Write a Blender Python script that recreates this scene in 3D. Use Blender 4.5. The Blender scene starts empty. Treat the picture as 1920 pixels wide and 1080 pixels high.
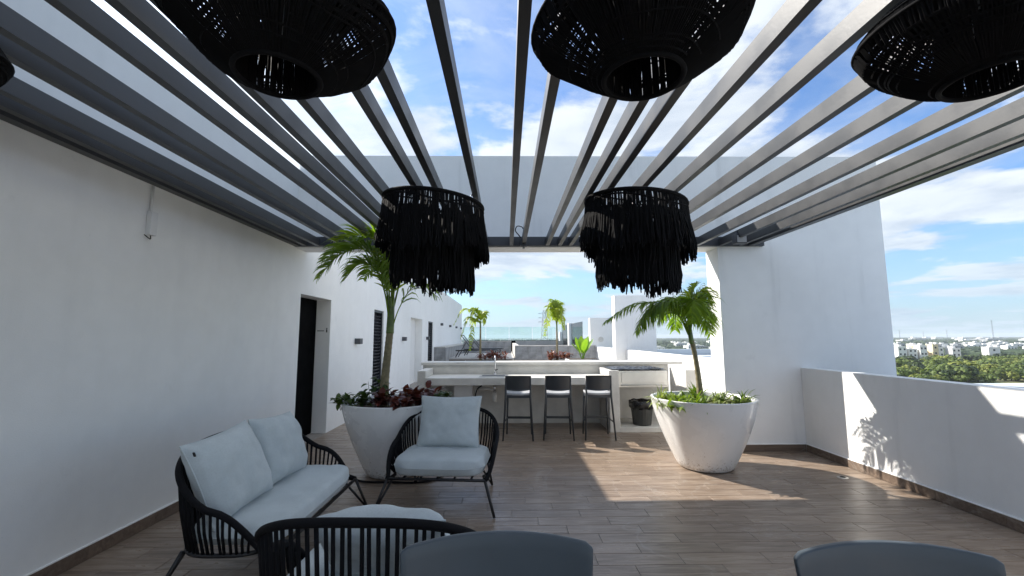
import bpy, bmesh, math, random
from mathutils import Vector, Matrix, Quaternion
from mathutils import noise as mnoise

scene = bpy.context.scene
random.seed(11)
R = math.radians

# ------------------------------------------------------------------ camera
YAW, PITCH, ROLL, FPX = 0.0137, 0.1119, 0.0031, 824.9
CAM_H = 1.55
cs, sn = math.cos(YAW), math.sin(YAW)
cp, sp = math.cos(PITCH), math.sin(PITCH)
cr, sr = math.cos(ROLL), math.sin(ROLL)
right0 = Vector((cs, -sn, 0)); fwd = Vector((sn * cp, cs * cp, sp)); up0 = Vector((-sn * sp, -cs * sp, cp))
rgt = right0 * cr - up0 * sr
upv = right0 * sr + up0 * cr
cam_data = bpy.data.cameras.new("camera")
cam_data.sensor_width = 36.0
cam_data.lens = FPX / 1920 * 36.0
cam_data.clip_start = 0.05
cam_data.clip_end = 30000
cam = bpy.data.objects.new("camera", cam_data)
scene.collection.objects.link(cam)
cam.matrix_world = Matrix(((rgt.x, upv.x, -fwd.x, 0), (rgt.y, upv.y, -fwd.y, 0), (rgt.z, upv.z, -fwd.z, CAM_H), (0, 0, 0, 1)))
scene.camera = cam

# ------------------------------------------------------------------ world, sun, exposure
SUN_TRAVEL = Vector((1.07, -0.755, -1.0))
SUN_EL = math.atan2(1.0, math.hypot(1.07, 0.755))
SUN_ROT = math.atan2(-1.07, 0.755)
SKY_STRENGTH = 0.15
SUN_STRENGTH = 3.4
scene.view_settings.view_transform = 'Standard'
scene.view_settings.look = 'None'
scene.view_settings.exposure = 1.5
scene.view_settings.gamma = 1.0
scene.view_settings.use_curve_mapping = False

scene.render.engine = 'CYCLES'
scene.cycles.max_bounces = 14
scene.cycles.diffuse_bounces = 9
world = bpy.data.worlds.new("World")
scene.world = world
world.use_nodes = True


class NT:
    """tiny node tree helper"""
    def __init__(self, tree):
        self.t = tree
    def n(self, typ, **kw):
        nd = self.t.nodes.new(typ)
        for k, v in kw.items():
            setattr(nd, k, v)
        return nd
    def put(self, sock, v):
        if isinstance(v, bpy.types.NodeSocket):
            self.t.links.new(v, sock)
        elif v is not None:
            sock.default_value = v
    def math(self, op, a, b=None, c=None, clamp=False):
        nd = self.n('ShaderNodeMath', operation=op, use_clamp=clamp)
        self.put(nd.inputs[0], a)
        if b is not None: self.put(nd.inputs[1], b)
        if c is not None: self.put(nd.inputs[2], c)
        return nd.outputs[0]
    def mix(self, fac, a, b, blend='MIX'):
        nd = self.n('ShaderNodeMix', data_type='RGBA', blend_type=blend)
        self.put(nd.inputs[0], fac)
        self.put(nd.inputs[6], a if isinstance(a, bpy.types.NodeSocket) else (*a, 1) if len(a) == 3 else a)
        self.put(nd.inputs[7], b if isinstance(b, bpy.types.NodeSocket) else (*b, 1) if len(b) == 3 else b)
        return nd.outputs[2]
    def noise(self, vec, scale, detail=3, rough=0.5, dist=0.0):
        nd = self.n('ShaderNodeTexNoise')
        if vec is not None: self.put(nd.inputs['Vector'], vec)
        nd.inputs['Scale'].default_value = scale
        nd.inputs['Detail'].default_value = detail
        nd.inputs['Roughness'].default_value = rough
        nd.inputs['Distortion'].default_value = dist
        return nd.outputs['Fac']
    def ramp(self, fac, lo, hi, a=0.0, b=1.0, smooth=True):
        nd = self.n('ShaderNodeMapRange', interpolation_type='SMOOTHSTEP' if smooth else 'LINEAR')
        self.put(nd.inputs[0], fac)
        nd.inputs[1].default_value = lo; nd.inputs[2].default_value = hi
        nd.inputs[3].default_value = a; nd.inputs[4].default_value = b
        return nd.outputs[0]


w = NT(world.node_tree)
world.node_tree.nodes.clear()
sky = w.n('ShaderNodeTexSky', sky_type='NISHITA', sun_disc=False)
sky.sun_elevation = SUN_EL
sky.sun_rotation = SUN_ROT
sky.altitude = 20
sky.air_density = 1.0
sky.dust_density = 0.7
sky.ozone_density = 1.3
tc = w.n('ShaderNodeTexCoord')
sep = w.n('ShaderNodeSeparateXYZ'); w.put(sep.inputs[0], tc.outputs['Generated'])
zz = w.math('ADD', w.math('MAXIMUM', sep.outputs[2], 0.0), 0.10)
comb = w.n('ShaderNodeCombineXYZ')
w.put(comb.inputs[0], w.math('DIVIDE', sep.outputs[0], zz))
w.put(comb.inputs[1], w.math('DIVIDE', sep.outputs[1], zz))
comb.inputs[2].default_value = 8.3
cv = comb.outputs[0]
n1 = w.noise(cv, 1.05, 10, 0.56, 0.25)
n2 = w.noise(cv, 0.40, 3, 0.5, 0.1)
n3 = w.noise(cv, 2.6, 8, 0.6, 0.6)
dens = w.math('ADD', w.math('MULTIPLY', n1, 0.62), w.math('MULTIPLY', n2, 0.38))
puff = w.ramp(dens, 0.478, 0.54)                       # crisp cumulus
veil = w.math('MULTIPLY', w.ramp(w.math('ADD', w.math('MULTIPLY', n3, 0.5), w.math('MULTIPLY', n2, 0.5)), 0.44, 0.62), 0.32)   # thin veil between
cover = w.math('MAXIMUM', puff, veil)
off = w.n('ShaderNodeVectorMath', operation='ADD'); w.put(off.inputs[0], cv); off.inputs[1].default_value = (-0.20, 0.13, 0)
n1b = w.noise(off.outputs[0], 1.05, 7, 0.56, 0.25)
shade = w.math('ADD', w.math('MULTIPLY', w.ramp(w.math('SUBTRACT', n1, n1b), -0.11, 0.09), 0.7), w.math('MULTIPLY', w.ramp(dens, 0.62, 0.50), 0.3))
cloudcol = w.mix(shade, (1.38, 1.62, 1.95), (2.45, 2.6, 2.75))
# clouds lit through from behind are brighter near the sun
sdir = w.n('ShaderNodeVectorMath', operation='DOT_PRODUCT'); w.put(sdir.inputs[0], tc.outputs['Generated']); sdir.inputs[1].default_value = tuple(-SUN_TRAVEL.normalized())
glow = w.math('POWER', w.math('MAXIMUM', sdir.outputs['Value'], 0.0), 12.0)
gsc = w.n('ShaderNodeVectorMath', operation='SCALE'); w.put(gsc.inputs[0], cloudcol); w.put(gsc.inputs[3], w.math('MULTIPLY_ADD', glow, 1.8, 1.0))
cloudcol = gsc.outputs[0]
skycol = w.mix(1.0, sky.outputs[0], (0.33, 0.425, 0.54), 'MULTIPLY')
col = w.mix(w.math('MULTIPLY', cover, w.ramp(sep.outputs[2], -0.01, 0.02, 0.0, 0.95)), skycol, cloudcol)
hz = w.ramp(sep.outputs[2], 0.0, 0.24, 0.66, 0.0)
col = w.mix(hz, col, (1.25, 1.65, 2.05))
bg = w.n('ShaderNodeBackground'); w.put(bg.inputs[0], col); bg.inputs[1].default_value = SKY_STRENGTH
out = w.n('ShaderNodeOutputWorld'); w.put(out.inputs[0], bg.outputs[0])

sun_data = bpy.data.lights.new("sun", 'SUN')
sun_data.energy = SUN_STRENGTH
sun_data.angle = R(0.53)
sun_data.color = (1.0, 0.94, 0.85)
sun = bpy.data.objects.new("sun", sun_data)
sun.rotation_mode = 'QUATERNION'
sun.rotation_quaternion = SUN_TRAVEL.to_track_quat('-Z', 'Y')
sun.location = (-20, 14, 20)
scene.collection.objects.link(sun)

COL = scene.collection


# ------------------------------------------------------------------ materials
def new_mat(name):
    m = bpy.data.materials.new(name)
    m.use_nodes = True
    t = NT(m.node_tree)
    b = m.node_tree.nodes['Principled BSDF']
    return m, t, b


def simple(name, col, rough=0.5, metal=0.0, var=0.12, nscale=6.0, bump=0.0, bscale=80.0, spec=None, coat=0.0):
    m, t, b = new_mat(name)
    geo = t.n('ShaderNodeTexCoord')
    nz = t.noise(geo.outputs['Object'], nscale, 4, 0.6)
    f = t.ramp(nz, 0.3, 0.7, 1 - var, 1 + var)
    c = t.mix(1.0, col, (1, 1, 1), 'MULTIPLY')
    cn = t.n('ShaderNodeVectorMath', operation='SCALE')
    t.put(cn.inputs[0], c); t.put(cn.inputs[3], f)
    t.put(b.inputs['Base Color'], cn.outputs[0])
    t.put(b.inputs['Roughness'], t.ramp(nz, 0.3, 0.7, max(0.02, rough - 0.06), rough + 0.06))
    b.inputs['Metallic'].default_value = metal
    if spec is not None: b.inputs['Specular IOR Level'].default_value = spec
    if coat: b.inputs['Coat Weight'].default_value = coat; b.inputs['Coat Roughness'].default_value = 0.08
    if bump:
        bn = t.n('ShaderNodeBump'); bn.inputs['Strength'].default_value = bump; bn.inputs['Distance'].default_value = 0.004
        t.put(bn.inputs['Height'], t.noise(geo.outputs['Object'], bscale, 3, 0.6))
        t.put(b.inputs['Normal'], bn.outputs[0])
    return m


def plaster(name, col, streaky=0.985):
    m, t, b = new_mat(name)
    g = t.n('ShaderNodeNewGeometry')
    pos = g.outputs['Position']
    big = t.noise(pos, 0.55, 4, 0.55)
    mid = t.noise(pos, 5.0, 4, 0.6)
    st = t.n('ShaderNodeMapping'); st.inputs['Scale'].default_value = (3.0, 3.0, 0.25); t.put(st.inputs[0], pos)
    streak = t.noise(st.outputs[0], 1.6, 4, 0.6)
    f = t.math('MULTIPLY', t.ramp(big, 0.3, 0.7, 0.965, 1.02), t.ramp(streak, 0.3, 0.75, 1.005, 0.985))
    f = t.math('MULTIPLY', f, t.ramp(mid, 0.3, 0.7, 0.98, 1.012))
    sm = t.noise(pos, 2.3, 9, 0.72, 0.4)
    f = t.math('MULTIPLY', f, t.ramp(sm, 0.60, 0.74, 1.0, 0.93))
    sc = t.noise(pos, 22, 5, 0.7)
    f = t.math('MULTIPLY', f, t.ramp(sc, 0.68, 0.76, 1.0, 0.86))
    f = t.math('MULTIPLY', f, t.ramp(streak, 0.55, 0.78, 1.0, streaky))
    cn = t.n('ShaderNodeVectorMath', operation='SCALE')
    cn.inputs[0].default_value = col; t.put(cn.inputs[3], f)
    t.put(b.inputs['Base Color'], cn.outputs[0])
    b.inputs['Roughness'].default_value = 0.75
    b.inputs['Specular IOR Level'].default_value = 0.25
    bn = t.n('ShaderNodeBump'); bn.inputs['Strength'].default_value = 0.25; bn.inputs['Distance'].default_value = 0.004
    t.put(bn.inputs['Height'], t.math('ADD', t.noise(pos, 130, 3, 0.6), t.math('MULTIPLY', t.noise(pos, 6, 3, 0.5), 1.2)))
    t.put(b.inputs['Normal'], bn.outputs[0])
    return m


def wood_tile(name, dark, mid, light, rough=0.33):
    m, t, b = new_mat(name)
    g = t.n('ShaderNodeNewGeometry'); oi = t.n('ShaderNodeObjectInfo')
    rnd = t.math('FRACT', t.math('ADD', oi.outputs['Random'], g.outputs['Random Per Island']))
    shift = t.n('ShaderNodeCombineXYZ')
    t.put(shift.inputs[0], t.math('MULTIPLY', rnd, 37.0)); t.put(shift.inputs[1], t.math('MULTIPLY', rnd, 91.0)); shift.inputs[2].default_value = 0.0
    ad = t.n('ShaderNodeVectorMath', operation='ADD'); t.put(ad.inputs[0], g.outputs['Position']); t.put(ad.inputs[1], shift.outputs[0])
    mp = t.n('ShaderNodeMapping'); mp.inputs['Scale'].default_value = (1.6, 16.0, 16.0); t.put(mp.inputs[0], ad.outputs[0])
    grain = t.noise(mp.outputs[0], 1.6, 7, 0.62, 0.9)
    mp2 = t.n('ShaderNodeMapping'); mp2.inputs['Scale'].default_value = (1.2, 4.5, 4.5); t.put(mp2.inputs[0], ad.outputs[0])
    blot = t.noise(mp2.outputs[0], 1.5, 3, 0.5, 0.4)
    c = t.mix(t.ramp(grain, 0.30, 0.72), dark, light)
    c = t.mix(t.ramp(blot, 0.35, 0.7, 0.0, 0.55), c, mid)
    tone = t.ramp(rnd, 0.0, 1.0, 0.86, 1.12, smooth=False)
    cn = t.n('ShaderNodeVectorMath', operation='SCALE'); t.put(cn.inputs[0], c); t.put(cn.inputs[3], tone)
    dirt = t.noise(g.outputs['Position'], 1.1, 5, 0.6)
    c2 = t.mix(t.ramp(dirt, 0.5, 0.8, 0.0, 0.22), cn.outputs[0], (0.36, 0.32, 0.28))
    # dried water rings and scuffs
    wr = t.noise(g.outputs['Position'], 0.9, 5, 0.55, 0.6)
    ring_ = t.math('MULTIPLY', t.ramp(t.math('ABSOLUTE', t.math('SUBTRACT', wr, 0.53)), 0.0, 0.012, 1.0, 0.0), 0.16)
    c2 = t.mix(ring_, c2, (0.45, 0.42, 0.38))
    sc_ = t.noise(g.outputs['Position'], 9.0, 6, 0.7)
    c2 = t.mix(t.ramp(sc_, 0.66, 0.78, 0.0, 0.35), c2, (0.07, 0.06, 0.05))
    t.put(b.inputs['Base Color'], c2)
    t.put(b.inputs['Roughness'], t.math('ADD', t.ramp(grain, 0.3, 0.7, rough + 0.06, rough - 0.04), t.ramp(dirt, 0.4, 0.8, -0.04, 0.12)))
    b.inputs['Specular IOR Level'].default_value = 0.4
    bn = t.n('ShaderNodeBump'); bn.inputs['Strength'].default_value = 0.22; bn.inputs['Distance'].default_value = 0.002
    t.put(bn.inputs['Height'], grain); t.put(b.inputs['Normal'], bn.outputs[0])
    return m


def leafy(name, c1, c2, rough=0.4, trans=0.35, scale=3.0):
    m, t, b = new_mat(name)
    g = t.n('ShaderNodeNewGeometry'); oi = t.n('ShaderNodeObjectInfo')
    nz = t.noise(g.outputs['Position'], scale, 3, 0.6)
    f = t.math('FRACT', t.math('ADD', g.outputs['Random Per Island'], t.math('MULTIPLY', oi.outputs['Random'], 0.35)))
    f = t.math('ADD', t.math('MULTIPLY', f, 0.6), t.math('MULTIPLY', t.ramp(nz, 0.3, 0.7), 0.4))
    c = t.mix(f, c1, c2)
    t.put(b.inputs['Base Color'], c)
    b.inputs['Roughness'].default_value = rough
    b.inputs['Specular IOR Level'].default_value = 0.35
    tr = t.n('ShaderNodeBsdfTranslucent')
    cc = t.mix(1.0, c, (1.5, 1.6, 0.6), 'MULTIPLY'); t.put(tr.inputs[0], cc)
    mx = t.n('ShaderNodeMixShader'); mx.inputs[0].default_value = trans
    t.t.links.new(b.outputs[0], mx.inputs[1]); t.t.links.new(tr.outputs[0], mx.inputs[2])
    t.t.links.new(mx.outputs[0], m.node_tree.nodes['Material Output'].inputs[0])
    return m


M = {}
M['plaster'] = plaster('white plaster', (0.85, 0.85, 0.84))
M['plaster3'] = plaster('weathered white plaster', (0.82, 0.82, 0.81), 0.90)
M['plaster2'] = plaster('white plaster warm', (0.80, 0.795, 0.78))
M['tile'] = wood_tile('wood look tile', (0.150, 0.106, 0.075), (0.232, 0.172, 0.127), (0.325, 0.255, 0.198))
M['skirt'] = wood_tile('wood look skirting', (0.10, 0.07, 0.052), (0.14, 0.10, 0.075), (0.19, 0.14, 0.105), 0.45)
M['grout'] = simple('grout', (0.30, 0.275, 0.25), 0.9, var=0.15, nscale=14)
M['beam'] = simple('beam paint', (0.038, 0.039, 0.041), 0.40, var=0.10, nscale=3, bump=0.08, bscale=60)
M['frame'] = simple('frame paint', (0.03, 0.033, 0.04), 0.45, var=0.12, nscale=3)
M['rope'] = simple('black rope', (0.006, 0.006, 0.0075), 0.8, var=0.3, nscale=60, bump=0.6, bscale=260, spec=0.18)
M['cord'] = simple('black cord fringe', (0.006, 0.006, 0.007), 0.85, var=0.3, nscale=50, spec=0.15)
M['blackmetal'] = simple('black powder coat', (0.008, 0.008, 0.0095), 0.45, var=0.1, nscale=10)
M['plastic'] = simple('slate plastic', (0.055, 0.07, 0.085), 0.36, var=0.05, nscale=5, bump=0.05, bscale=300)
M['stoolplastic'] = simple('anthracite plastic', (0.038, 0.043, 0.05), 0.36, var=0.06, nscale=5)
M['seatplastic'] = simple('seat plastic with painted sky sheen', (0.42, 0.43, 0.45), 0.3, var=0.05, nscale=5)  # sky reflection on the grey plastic seat painted in as a lighter colour
M['gloss'] = simple('glossy white fibreglass', (0.78, 0.78, 0.775), 0.28, var=0.03, nscale=2.5, coat=0.3)
_pm = M['gloss']; _pt = NT(_pm.node_tree); _pb = _pm.node_tree.nodes['Principled BSDF']
_src = _pb.inputs['Base Color'].links[0].from_socket
_tc = _pt.n('ShaderNodeTexCoord'); _sp = _pt.n('ShaderNodeSeparateXYZ'); _pt.put(_sp.inputs[0], _tc.outputs['Object'])
_spl = _pt.ramp(_pt.math('ADD', _pt.noise(_tc.outputs['Object'], 38, 5, 0.7), _pt.ramp(_sp.outputs[2], 0.0, 0.30, 0.16, 0.0)), 0.66, 0.74, 0.0, 0.55)
_stm = _pt.n('ShaderNodeMapping'); _stm.inputs['Scale'].default_value = (9, 9, 0.8); _pt.put(_stm.inputs[0], _tc.outputs['Object'])
_run = _pt.ramp(_pt.noise(_stm.outputs[0], 1.3, 5, 0.65), 0.56, 0.78, 0.0, 0.07)
_pc = _pt.mix(_run, _src, (0.42, 0.37, 0.30)); _pc = _pt.mix(_spl, _pc, (0.24, 0.18, 0.13)); _pt.put(_pb.inputs['Base Color'], _pc)
M['counter'] = simple('polished cement', (0.60, 0.585, 0.55), 0.5, var=0.10, nscale=3.5, bump=0.1, bscale=30)
M['steel'] = simple('brushed steel', (0.62, 0.60, 0.56), 0.36, metal=0.85, var=0.06, nscale=4)
M['chrome'] = simple('chrome', (0.75, 0.75, 0.76), 0.14, metal=1.0, var=0.02)
M['bin'] = simple('charcoal bin plastic', (0.045, 0.047, 0.045), 0.5, var=0.1)
M['bag'] = simple('black bin bag', (0.012, 0.012, 0.013), 0.25, var=0.2, nscale=12, bump=0.5, bscale=40)
M['pvc'] = simple('white pvc', (0.72, 0.72, 0.70), 0.4, var=0.06)
M['dark'] = simple('flat black and unlit doorway', (0.0022, 0.0022, 0.0026), 0.7, var=0.1, spec=0.03)  # flat black, also painted in for the dark of the unlit doorway
M['louver'] = simple('dark bronze louver', (0.03, 0.033, 0.042), 0.4, var=0.1)
M['stone'] = simple('grey stone tile', (0.27, 0.275, 0.28), 0.6, var=0.35, nscale=2.2, bump=0.3, bscale=40)
M['deckstone'] = simple('pale deck stone', (0.52, 0.50, 0.47), 0.7, var=0.15, nscale=1.2)
M['riser'] = simple('brown step riser', (0.11, 0.095, 0.08), 0.6, var=0.2)
M['soil'] = simple('potting soil', (0.045, 0.03, 0.02), 0.95, var=0.4, nscale=25, bump=1.0, bscale=60)
M['palm'] = leafy('palm leaf', (0.075, 0.15, 0.02), (0.22, 0.31, 0.035), 0.34, 0.5)
M['palmyellow'] = leafy('young palm leaf', (0.18, 0.27, 0.025), (0.36, 0.40, 0.05), 0.38, 0.45)
M['crownshaft'] = simple('green crownshaft', (0.10, 0.15, 0.035), 0.4, var=0.3, nscale=10)
M['trunk'] = simple('ringed palm trunk', (0.20, 0.17, 0.095), 0.7, var=0.3, nscale=18, bump=0.5, bscale=50)
M['redleaf'] = leafy('red bronze leaf', (0.045, 0.014, 0.012), (0.16, 0.035, 0.025), 0.4, 0.25)
M['pinkleaf'] = leafy('pink red leaf', (0.12, 0.035, 0.035), (0.25, 0.10, 0.075), 0.45, 0.25)
M['greenleaf'] = leafy('dark green leaf', (0.03, 0.06, 0.018), (0.09, 0.14, 0.03), 0.45, 0.3)
M['limeleaf'] = leafy('lime leaf', (0.09, 0.15, 0.02), (0.22, 0.30, 0.05), 0.45, 0.35)
M['paleleaf'] = leafy('variegated leaf', (0.13, 0.19, 0.05), (0.38, 0.42, 0.20), 0.45, 0.3)
M['broadleaf'] = leafy('broad bright leaf', (0.10, 0.21, 0.02), (0.20, 0.33, 0.035), 0.35, 0.4)


def fabric():
    m, t, b = new_mat('pale grey outdoor fabric')
    tcn = t.n('ShaderNodeTexCoord')
    wv = t.n('ShaderNodeTexWave', wave_type='BANDS', bands_direction='X'); wv.inputs['Scale'].default_value = 160; wv.inputs['Distortion'].default_value = 1.5
    wv2 = t.n('ShaderNodeTexWave', wave_type='BANDS', bands_direction='Z'); wv2.inputs['Scale'].default_value = 160; wv2.inputs['Distortion'].default_value = 1.5
    t.put(wv.inputs[0], tcn.outputs['Object']); t.put(wv2.inputs[0], tcn.outputs['Object'])
    wsum = t.math('ADD', wv.outputs[1], wv2.outputs[1])
    nz = t.noise(tcn.outputs['Object'], 5.0, 4, 0.6)
    fl = t.noise(tcn.outputs['Object'], 110.0, 2, 0.6)
    c = t.mix(t.ramp(nz, 0.3, 0.7), (0.48, 0.535, 0.55), (0.55, 0.605, 0.62))
    c = t.mix(t.ramp(fl, 0.4, 0.75, 0.0, 0.3), c, (0.40, 0.42, 0.44))
    t.put(b.inputs['Base Color'], c)
    b.inputs['Roughness'].default_value = 0.9
    b.inputs['Specular IOR Level'].default_value = 0.15
    b.inputs['Sheen Weight'].default_value = 0.25
    bn = t.n('ShaderNodeBump'); bn.inputs['Strength'].default_value = 0.25; bn.inputs['Distance'].default_value = 0.0015
    t.put(bn.inputs['Height'], t.math('ADD', wsum, t.math('MULTIPLY', nz, 1.5)))
    t.put(b.inputs['Normal'], bn.outputs[0])
    return m


M['fabric'] = fabric()


def glass():
    m, t, b = new_mat('greenish railing glass')
    tr = t.n('ShaderNodeBsdfTransparent'); tr.inputs[0].default_value = (0.88, 0.965, 0.955, 1)
    gl = t.n('ShaderNodeBsdfGlossy'); gl.inputs['Roughness'].default_value = 0.02
    fr = t.n('ShaderNodeFresnel'); fr.inputs[0].default_value = 1.45
    mx = t.n('ShaderNodeMixShader'); t.put(mx.inputs[0], fr.outputs[0])
    t.t.links.new(tr.outputs[0], mx.inputs[1]); t.t.links.new(gl.outputs[0], mx.inputs[2])
    t.t.links.new(mx.outputs[0], m.node_tree.nodes['Material Output'].inputs[0])
    return m


M['glass'] = glass()


def terrain_mat():
    m, t, b = new_mat('scrub land')
    g = t.n('ShaderNodeNewGeometry'); pos = g.outputs['Position']
    a = t.noise(pos, 0.012, 6, 0.6); c_ = t.noise(pos, 0.09, 6, 0.65)
    c = t.mix(t.ramp(c_, 0.35, 0.65), (0.035, 0.06, 0.018), (0.10, 0.13, 0.03))
    c = t.mix(t.ramp(a, 0.5, 0.65, 0, 0.6), c, (0.20, 0.16, 0.08))
    t.put(b.inputs['Base Color'], c); b.inputs['Roughness'].default_value = 0.95
    return m


M['terrain'] = terrain_mat()
M['treeA'] = leafy('tree leaves mid green', (0.05, 0.085, 0.014), (0.13, 0.17, 0.028), 0.6, 0.2, 0.3)
M['treeB'] = leafy('tree leaves olive', (0.10, 0.13, 0.02), (0.22, 0.24, 0.04), 0.6, 0.2, 0.3)
M['treeC'] = leafy('tree leaves dark', (0.016, 0.034, 0.012), (0.045, 0.07, 0.02), 0.6, 0.2, 0.3)
M['wood'] = leafy('far wood', (0.016, 0.034, 0.016), (0.045, 0.07, 0.028), 0.7, 0.1, 0.02)
M['bark'] = simple('bark', (0.09, 0.07, 0.05), 0.9, var=0.3)
M['house'] = simple('white render', (0.74, 0.73, 0.70), 0.8, var=0.05, nscale=0.3)
M['houseorange'] = simple('orange render', (0.64, 0.45, 0.30), 0.8, var=0.05, nscale=0.3)
M['houseyellow'] = simple('yellow render', (0.66, 0.56, 0.36), 0.8, var=0.05, nscale=0.3)
M['housegrey'] = simple('grey render', (0.36, 0.37, 0.37), 0.8, var=0.08, nscale=0.3)
M['window'] = simple('dark window glass', (0.03, 0.035, 0.045), 0.12, var=0.1)
M['mast'] = simple('galvanised mast', (0.28, 0.29, 0.31), 0.5, metal=0.4, var=0.1)
M['waterproof'] = simple('pale roof coating', (0.50, 0.55, 0.60), 0.6, var=0.08, nscale=0.8)
M['exterior'] = simple('outer facade render', (0.70, 0.69, 0.67), 0.8, var=0.05, nscale=0.4)
M['sling'] = simple('dark mesh sling', (0.035, 0.037, 0.042), 0.6, var=0.1)
M['jbox'] = simple('dark grey junction box', (0.06, 0.065, 0.075), 0.45, var=0.08)
M['lamp_lens'] = simple('frosted lens', (0.35, 0.36, 0.37), 0.3, var=0.04)
M['ink'] = simple('black vinyl lettering', (0.012, 0.012, 0.012), 0.5, var=0.05)
M['conduit'] = simple('white conduit', (0.74, 0.74, 0.74), 0.4, var=0.03)


# ------------------------------------------------------------------ mesh helpers
class MB:
    def __init__(self):
        self.v = []; self.f = []
    def box(self, x0, x1, y0, y1, z0, z1, mat=None):
        pts = [(x, y, z) for z in (z0, z1) for y in (y0, y1) for x in (x0, x1)]
        if mat is not None: pts = [tuple(mat @ Vector(p)) for p in pts]
        b = len(self.v); self.v += pts
        self.f += [tuple(b + i for i in q) for q in ((0, 2, 3, 1), (4, 5, 7, 6), (0, 1, 5, 4), (2, 6, 7, 3), (0, 4, 6, 2), (1, 3, 7, 5))]
        return self
    def cbox(self, x0, x1, y0, y1, z0, z1, c):
        """box with chamfered top and vertical edges"""
        b = len(self.v)
        for (e, z) in ((0, z0), (0, z1 - c), (c, z1)):
            self.v += [(x0 + e, y0 + e, z), (x1 - e, y0 + e, z), (x1 - e, y1 - e, z), (x0 + e, y1 - e, z)]
        for k in (0, 4):
            for i in range(4):
                j = (i + 1) % 4
                self.f.append((b + k + i, b + k + j, b + k + 4 + j, b + k + 4 + i))
        self.f.append((b + 8, b + 9, b + 10, b + 11)); self.f.append((b + 3, b + 2, b + 1, b))
        return self
    def tube(self, pts, r, n=8, cap=True, closed=False):
        pts = [Vector(p) for p in pts]; m = len(pts)
        rs = r if isinstance(r, (list, tuple)) else [r] * m
        b = len(self.v); nrm = None
        for i, p in enumerate(pts):
            if closed: t = pts[(i + 1) % m] - pts[i - 1]
            else: t = pts[min(i + 1, m - 1)] - pts[max(i - 1, 0)]
            if t.length < 1e-9: t = Vector((0, 0, 1))
            t.normalize()
            if nrm is None:
                a = Vector((0, 0, 1)) if abs(t.z) < 0.9 else Vector((1, 0, 0))
                nrm = t.cross(a).normalized()
            else:
                nrm = (nrm - t * nrm.dot(t))
                nrm = nrm.normalized() if nrm.length > 1e-6 else t.orthogonal().normalized()
            bi = t.cross(nrm)
            for k in range(n):
                a = 2 * math.pi * k / n
                self.v.append(tuple(p + (nrm * math.cos(a) + bi * math.sin(a)) * rs[i]))
        segs = m if closed else m - 1
        for i in range(segs):
            o0 = b + i * n; o1 = b + ((i + 1) % m) * n
            for k in range(n):
                k2 = (k + 1) % n
                self.f.append((o0 + k, o0 + k2, o1 + k2, o1 + k))
        if cap and not closed:
            self.f.append(tuple(b + k for k in reversed(range(n))))
            self.f.append(tuple(b + (m - 1) * n + k for k in range(n)))
        return self
    def lathe(self, prof, n=32, c=(0, 0, 0), wob=None):
        b = len(self.v)
        for j, (r, z) in enumerate(prof):
            for k in range(n):
                a = 2 * math.pi * k / n
                rr, z2 = (r, z) if wob is None else wob(r, z, a)
                self.v.append((c[0] + rr * math.cos(a), c[1] + rr * math.sin(a), c[2] + z2))
        for j in range(len(prof) - 1):
            for k in range(n):
                k2 = (k + 1) % n
                self.f.append((b + j * n + k, b + j * n + k2, b + (j + 1) * n + k2, b + (j + 1) * n + k))
        return self
    def strip(self, pts, dirs, ws, fold=0.0, nrm=None):
        """ribbon along pts with width vectors"""
        b = len(self.v)
        for p, d, w_ in zip(pts, dirs, ws):
            self.v.append(tuple(p - d * w_)); self.v.append(tuple(p + d * w_))
        for i in range(len(pts) - 1):
            self.f.append((b + 2 * i, b + 2 * i + 1, b + 2 * i + 3, b + 2 * i + 2))
        return self
    def grid(self, fn, nu, nv):
        b = len(self.v)
        for j in range(nv + 1):
            for i in range(nu + 1):
                self.v.append(tuple(fn(i / nu, j / nv)))
        for j in range(nv):
            for i in range(nu):
                o = b + j * (nu + 1) + i
                self.f.append((o, o + 1, o + nu + 2, o + nu + 1))
        return self
    def mesh(self, name, mat, smooth=False):
        me = bpy.data.meshes.new(name)
        me.from_pydata(self.v, [], self.f)
        me.materials.append(M[mat] if isinstance(mat, str) else mat)
        if smooth:
            me.polygons.foreach_set('use_smooth', [True] * len(me.polygons))
        me.update()
        return me
    def build(self, name, mat, parent=None, smooth=False, loc=None):
        return link(name, self.mesh(name, mat, smooth), parent, loc)


def link(name, me, parent=None, loc=None):
    o = bpy.data.objects.new(name, me)
    COL.objects.link(o)
    if parent is not None: o.parent = parent
    if loc is not None: o.location = loc
    return o


def bevel(o, wdt=0.006, seg=2):
    md = o.modifiers.new('bevel', 'BEVEL'); md.width = wdt; md.segments = seg; md.limit_method = 'ANGLE'; md.angle_limit = R(40)
    return o


def tag(o, label=None, cat=None, group=None, kind=None):
    if label: o['label'] = label
    if cat: o['category'] = cat
    if group: o['group'] = group
    if kind: o['kind'] = kind
    return o


def thing(name, label, cat, loc=(0, 0, 0), rz=0.0, group=None):
    o = bpy.data.objects.new(name, None)
    o.empty_display_size = 0.2
    COL.objects.link(o)
    o.location = loc; o.rotation_euler = (0, 0, rz)
    return tag(o, label, cat, group)


def copy_tree(root, loc, rz=0.0, label=None, group=None, scale=1.0):
    r = root.copy(); COL.objects.link(r); r.location = loc; r.rotation_euler = (0, 0, rz); r.scale = (scale,) * 3
    if label: r['label'] = label
    if group: r['group'] = group
    for ch in list(root.children):
        c = ch.copy(); COL.objects.link(c); c.parent = r
        for g in list(ch.children):
            d = g.copy(); COL.objects.link(d); d.parent = c
    return r


def lerp(a, b, t): return a + (b - a) * t


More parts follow.
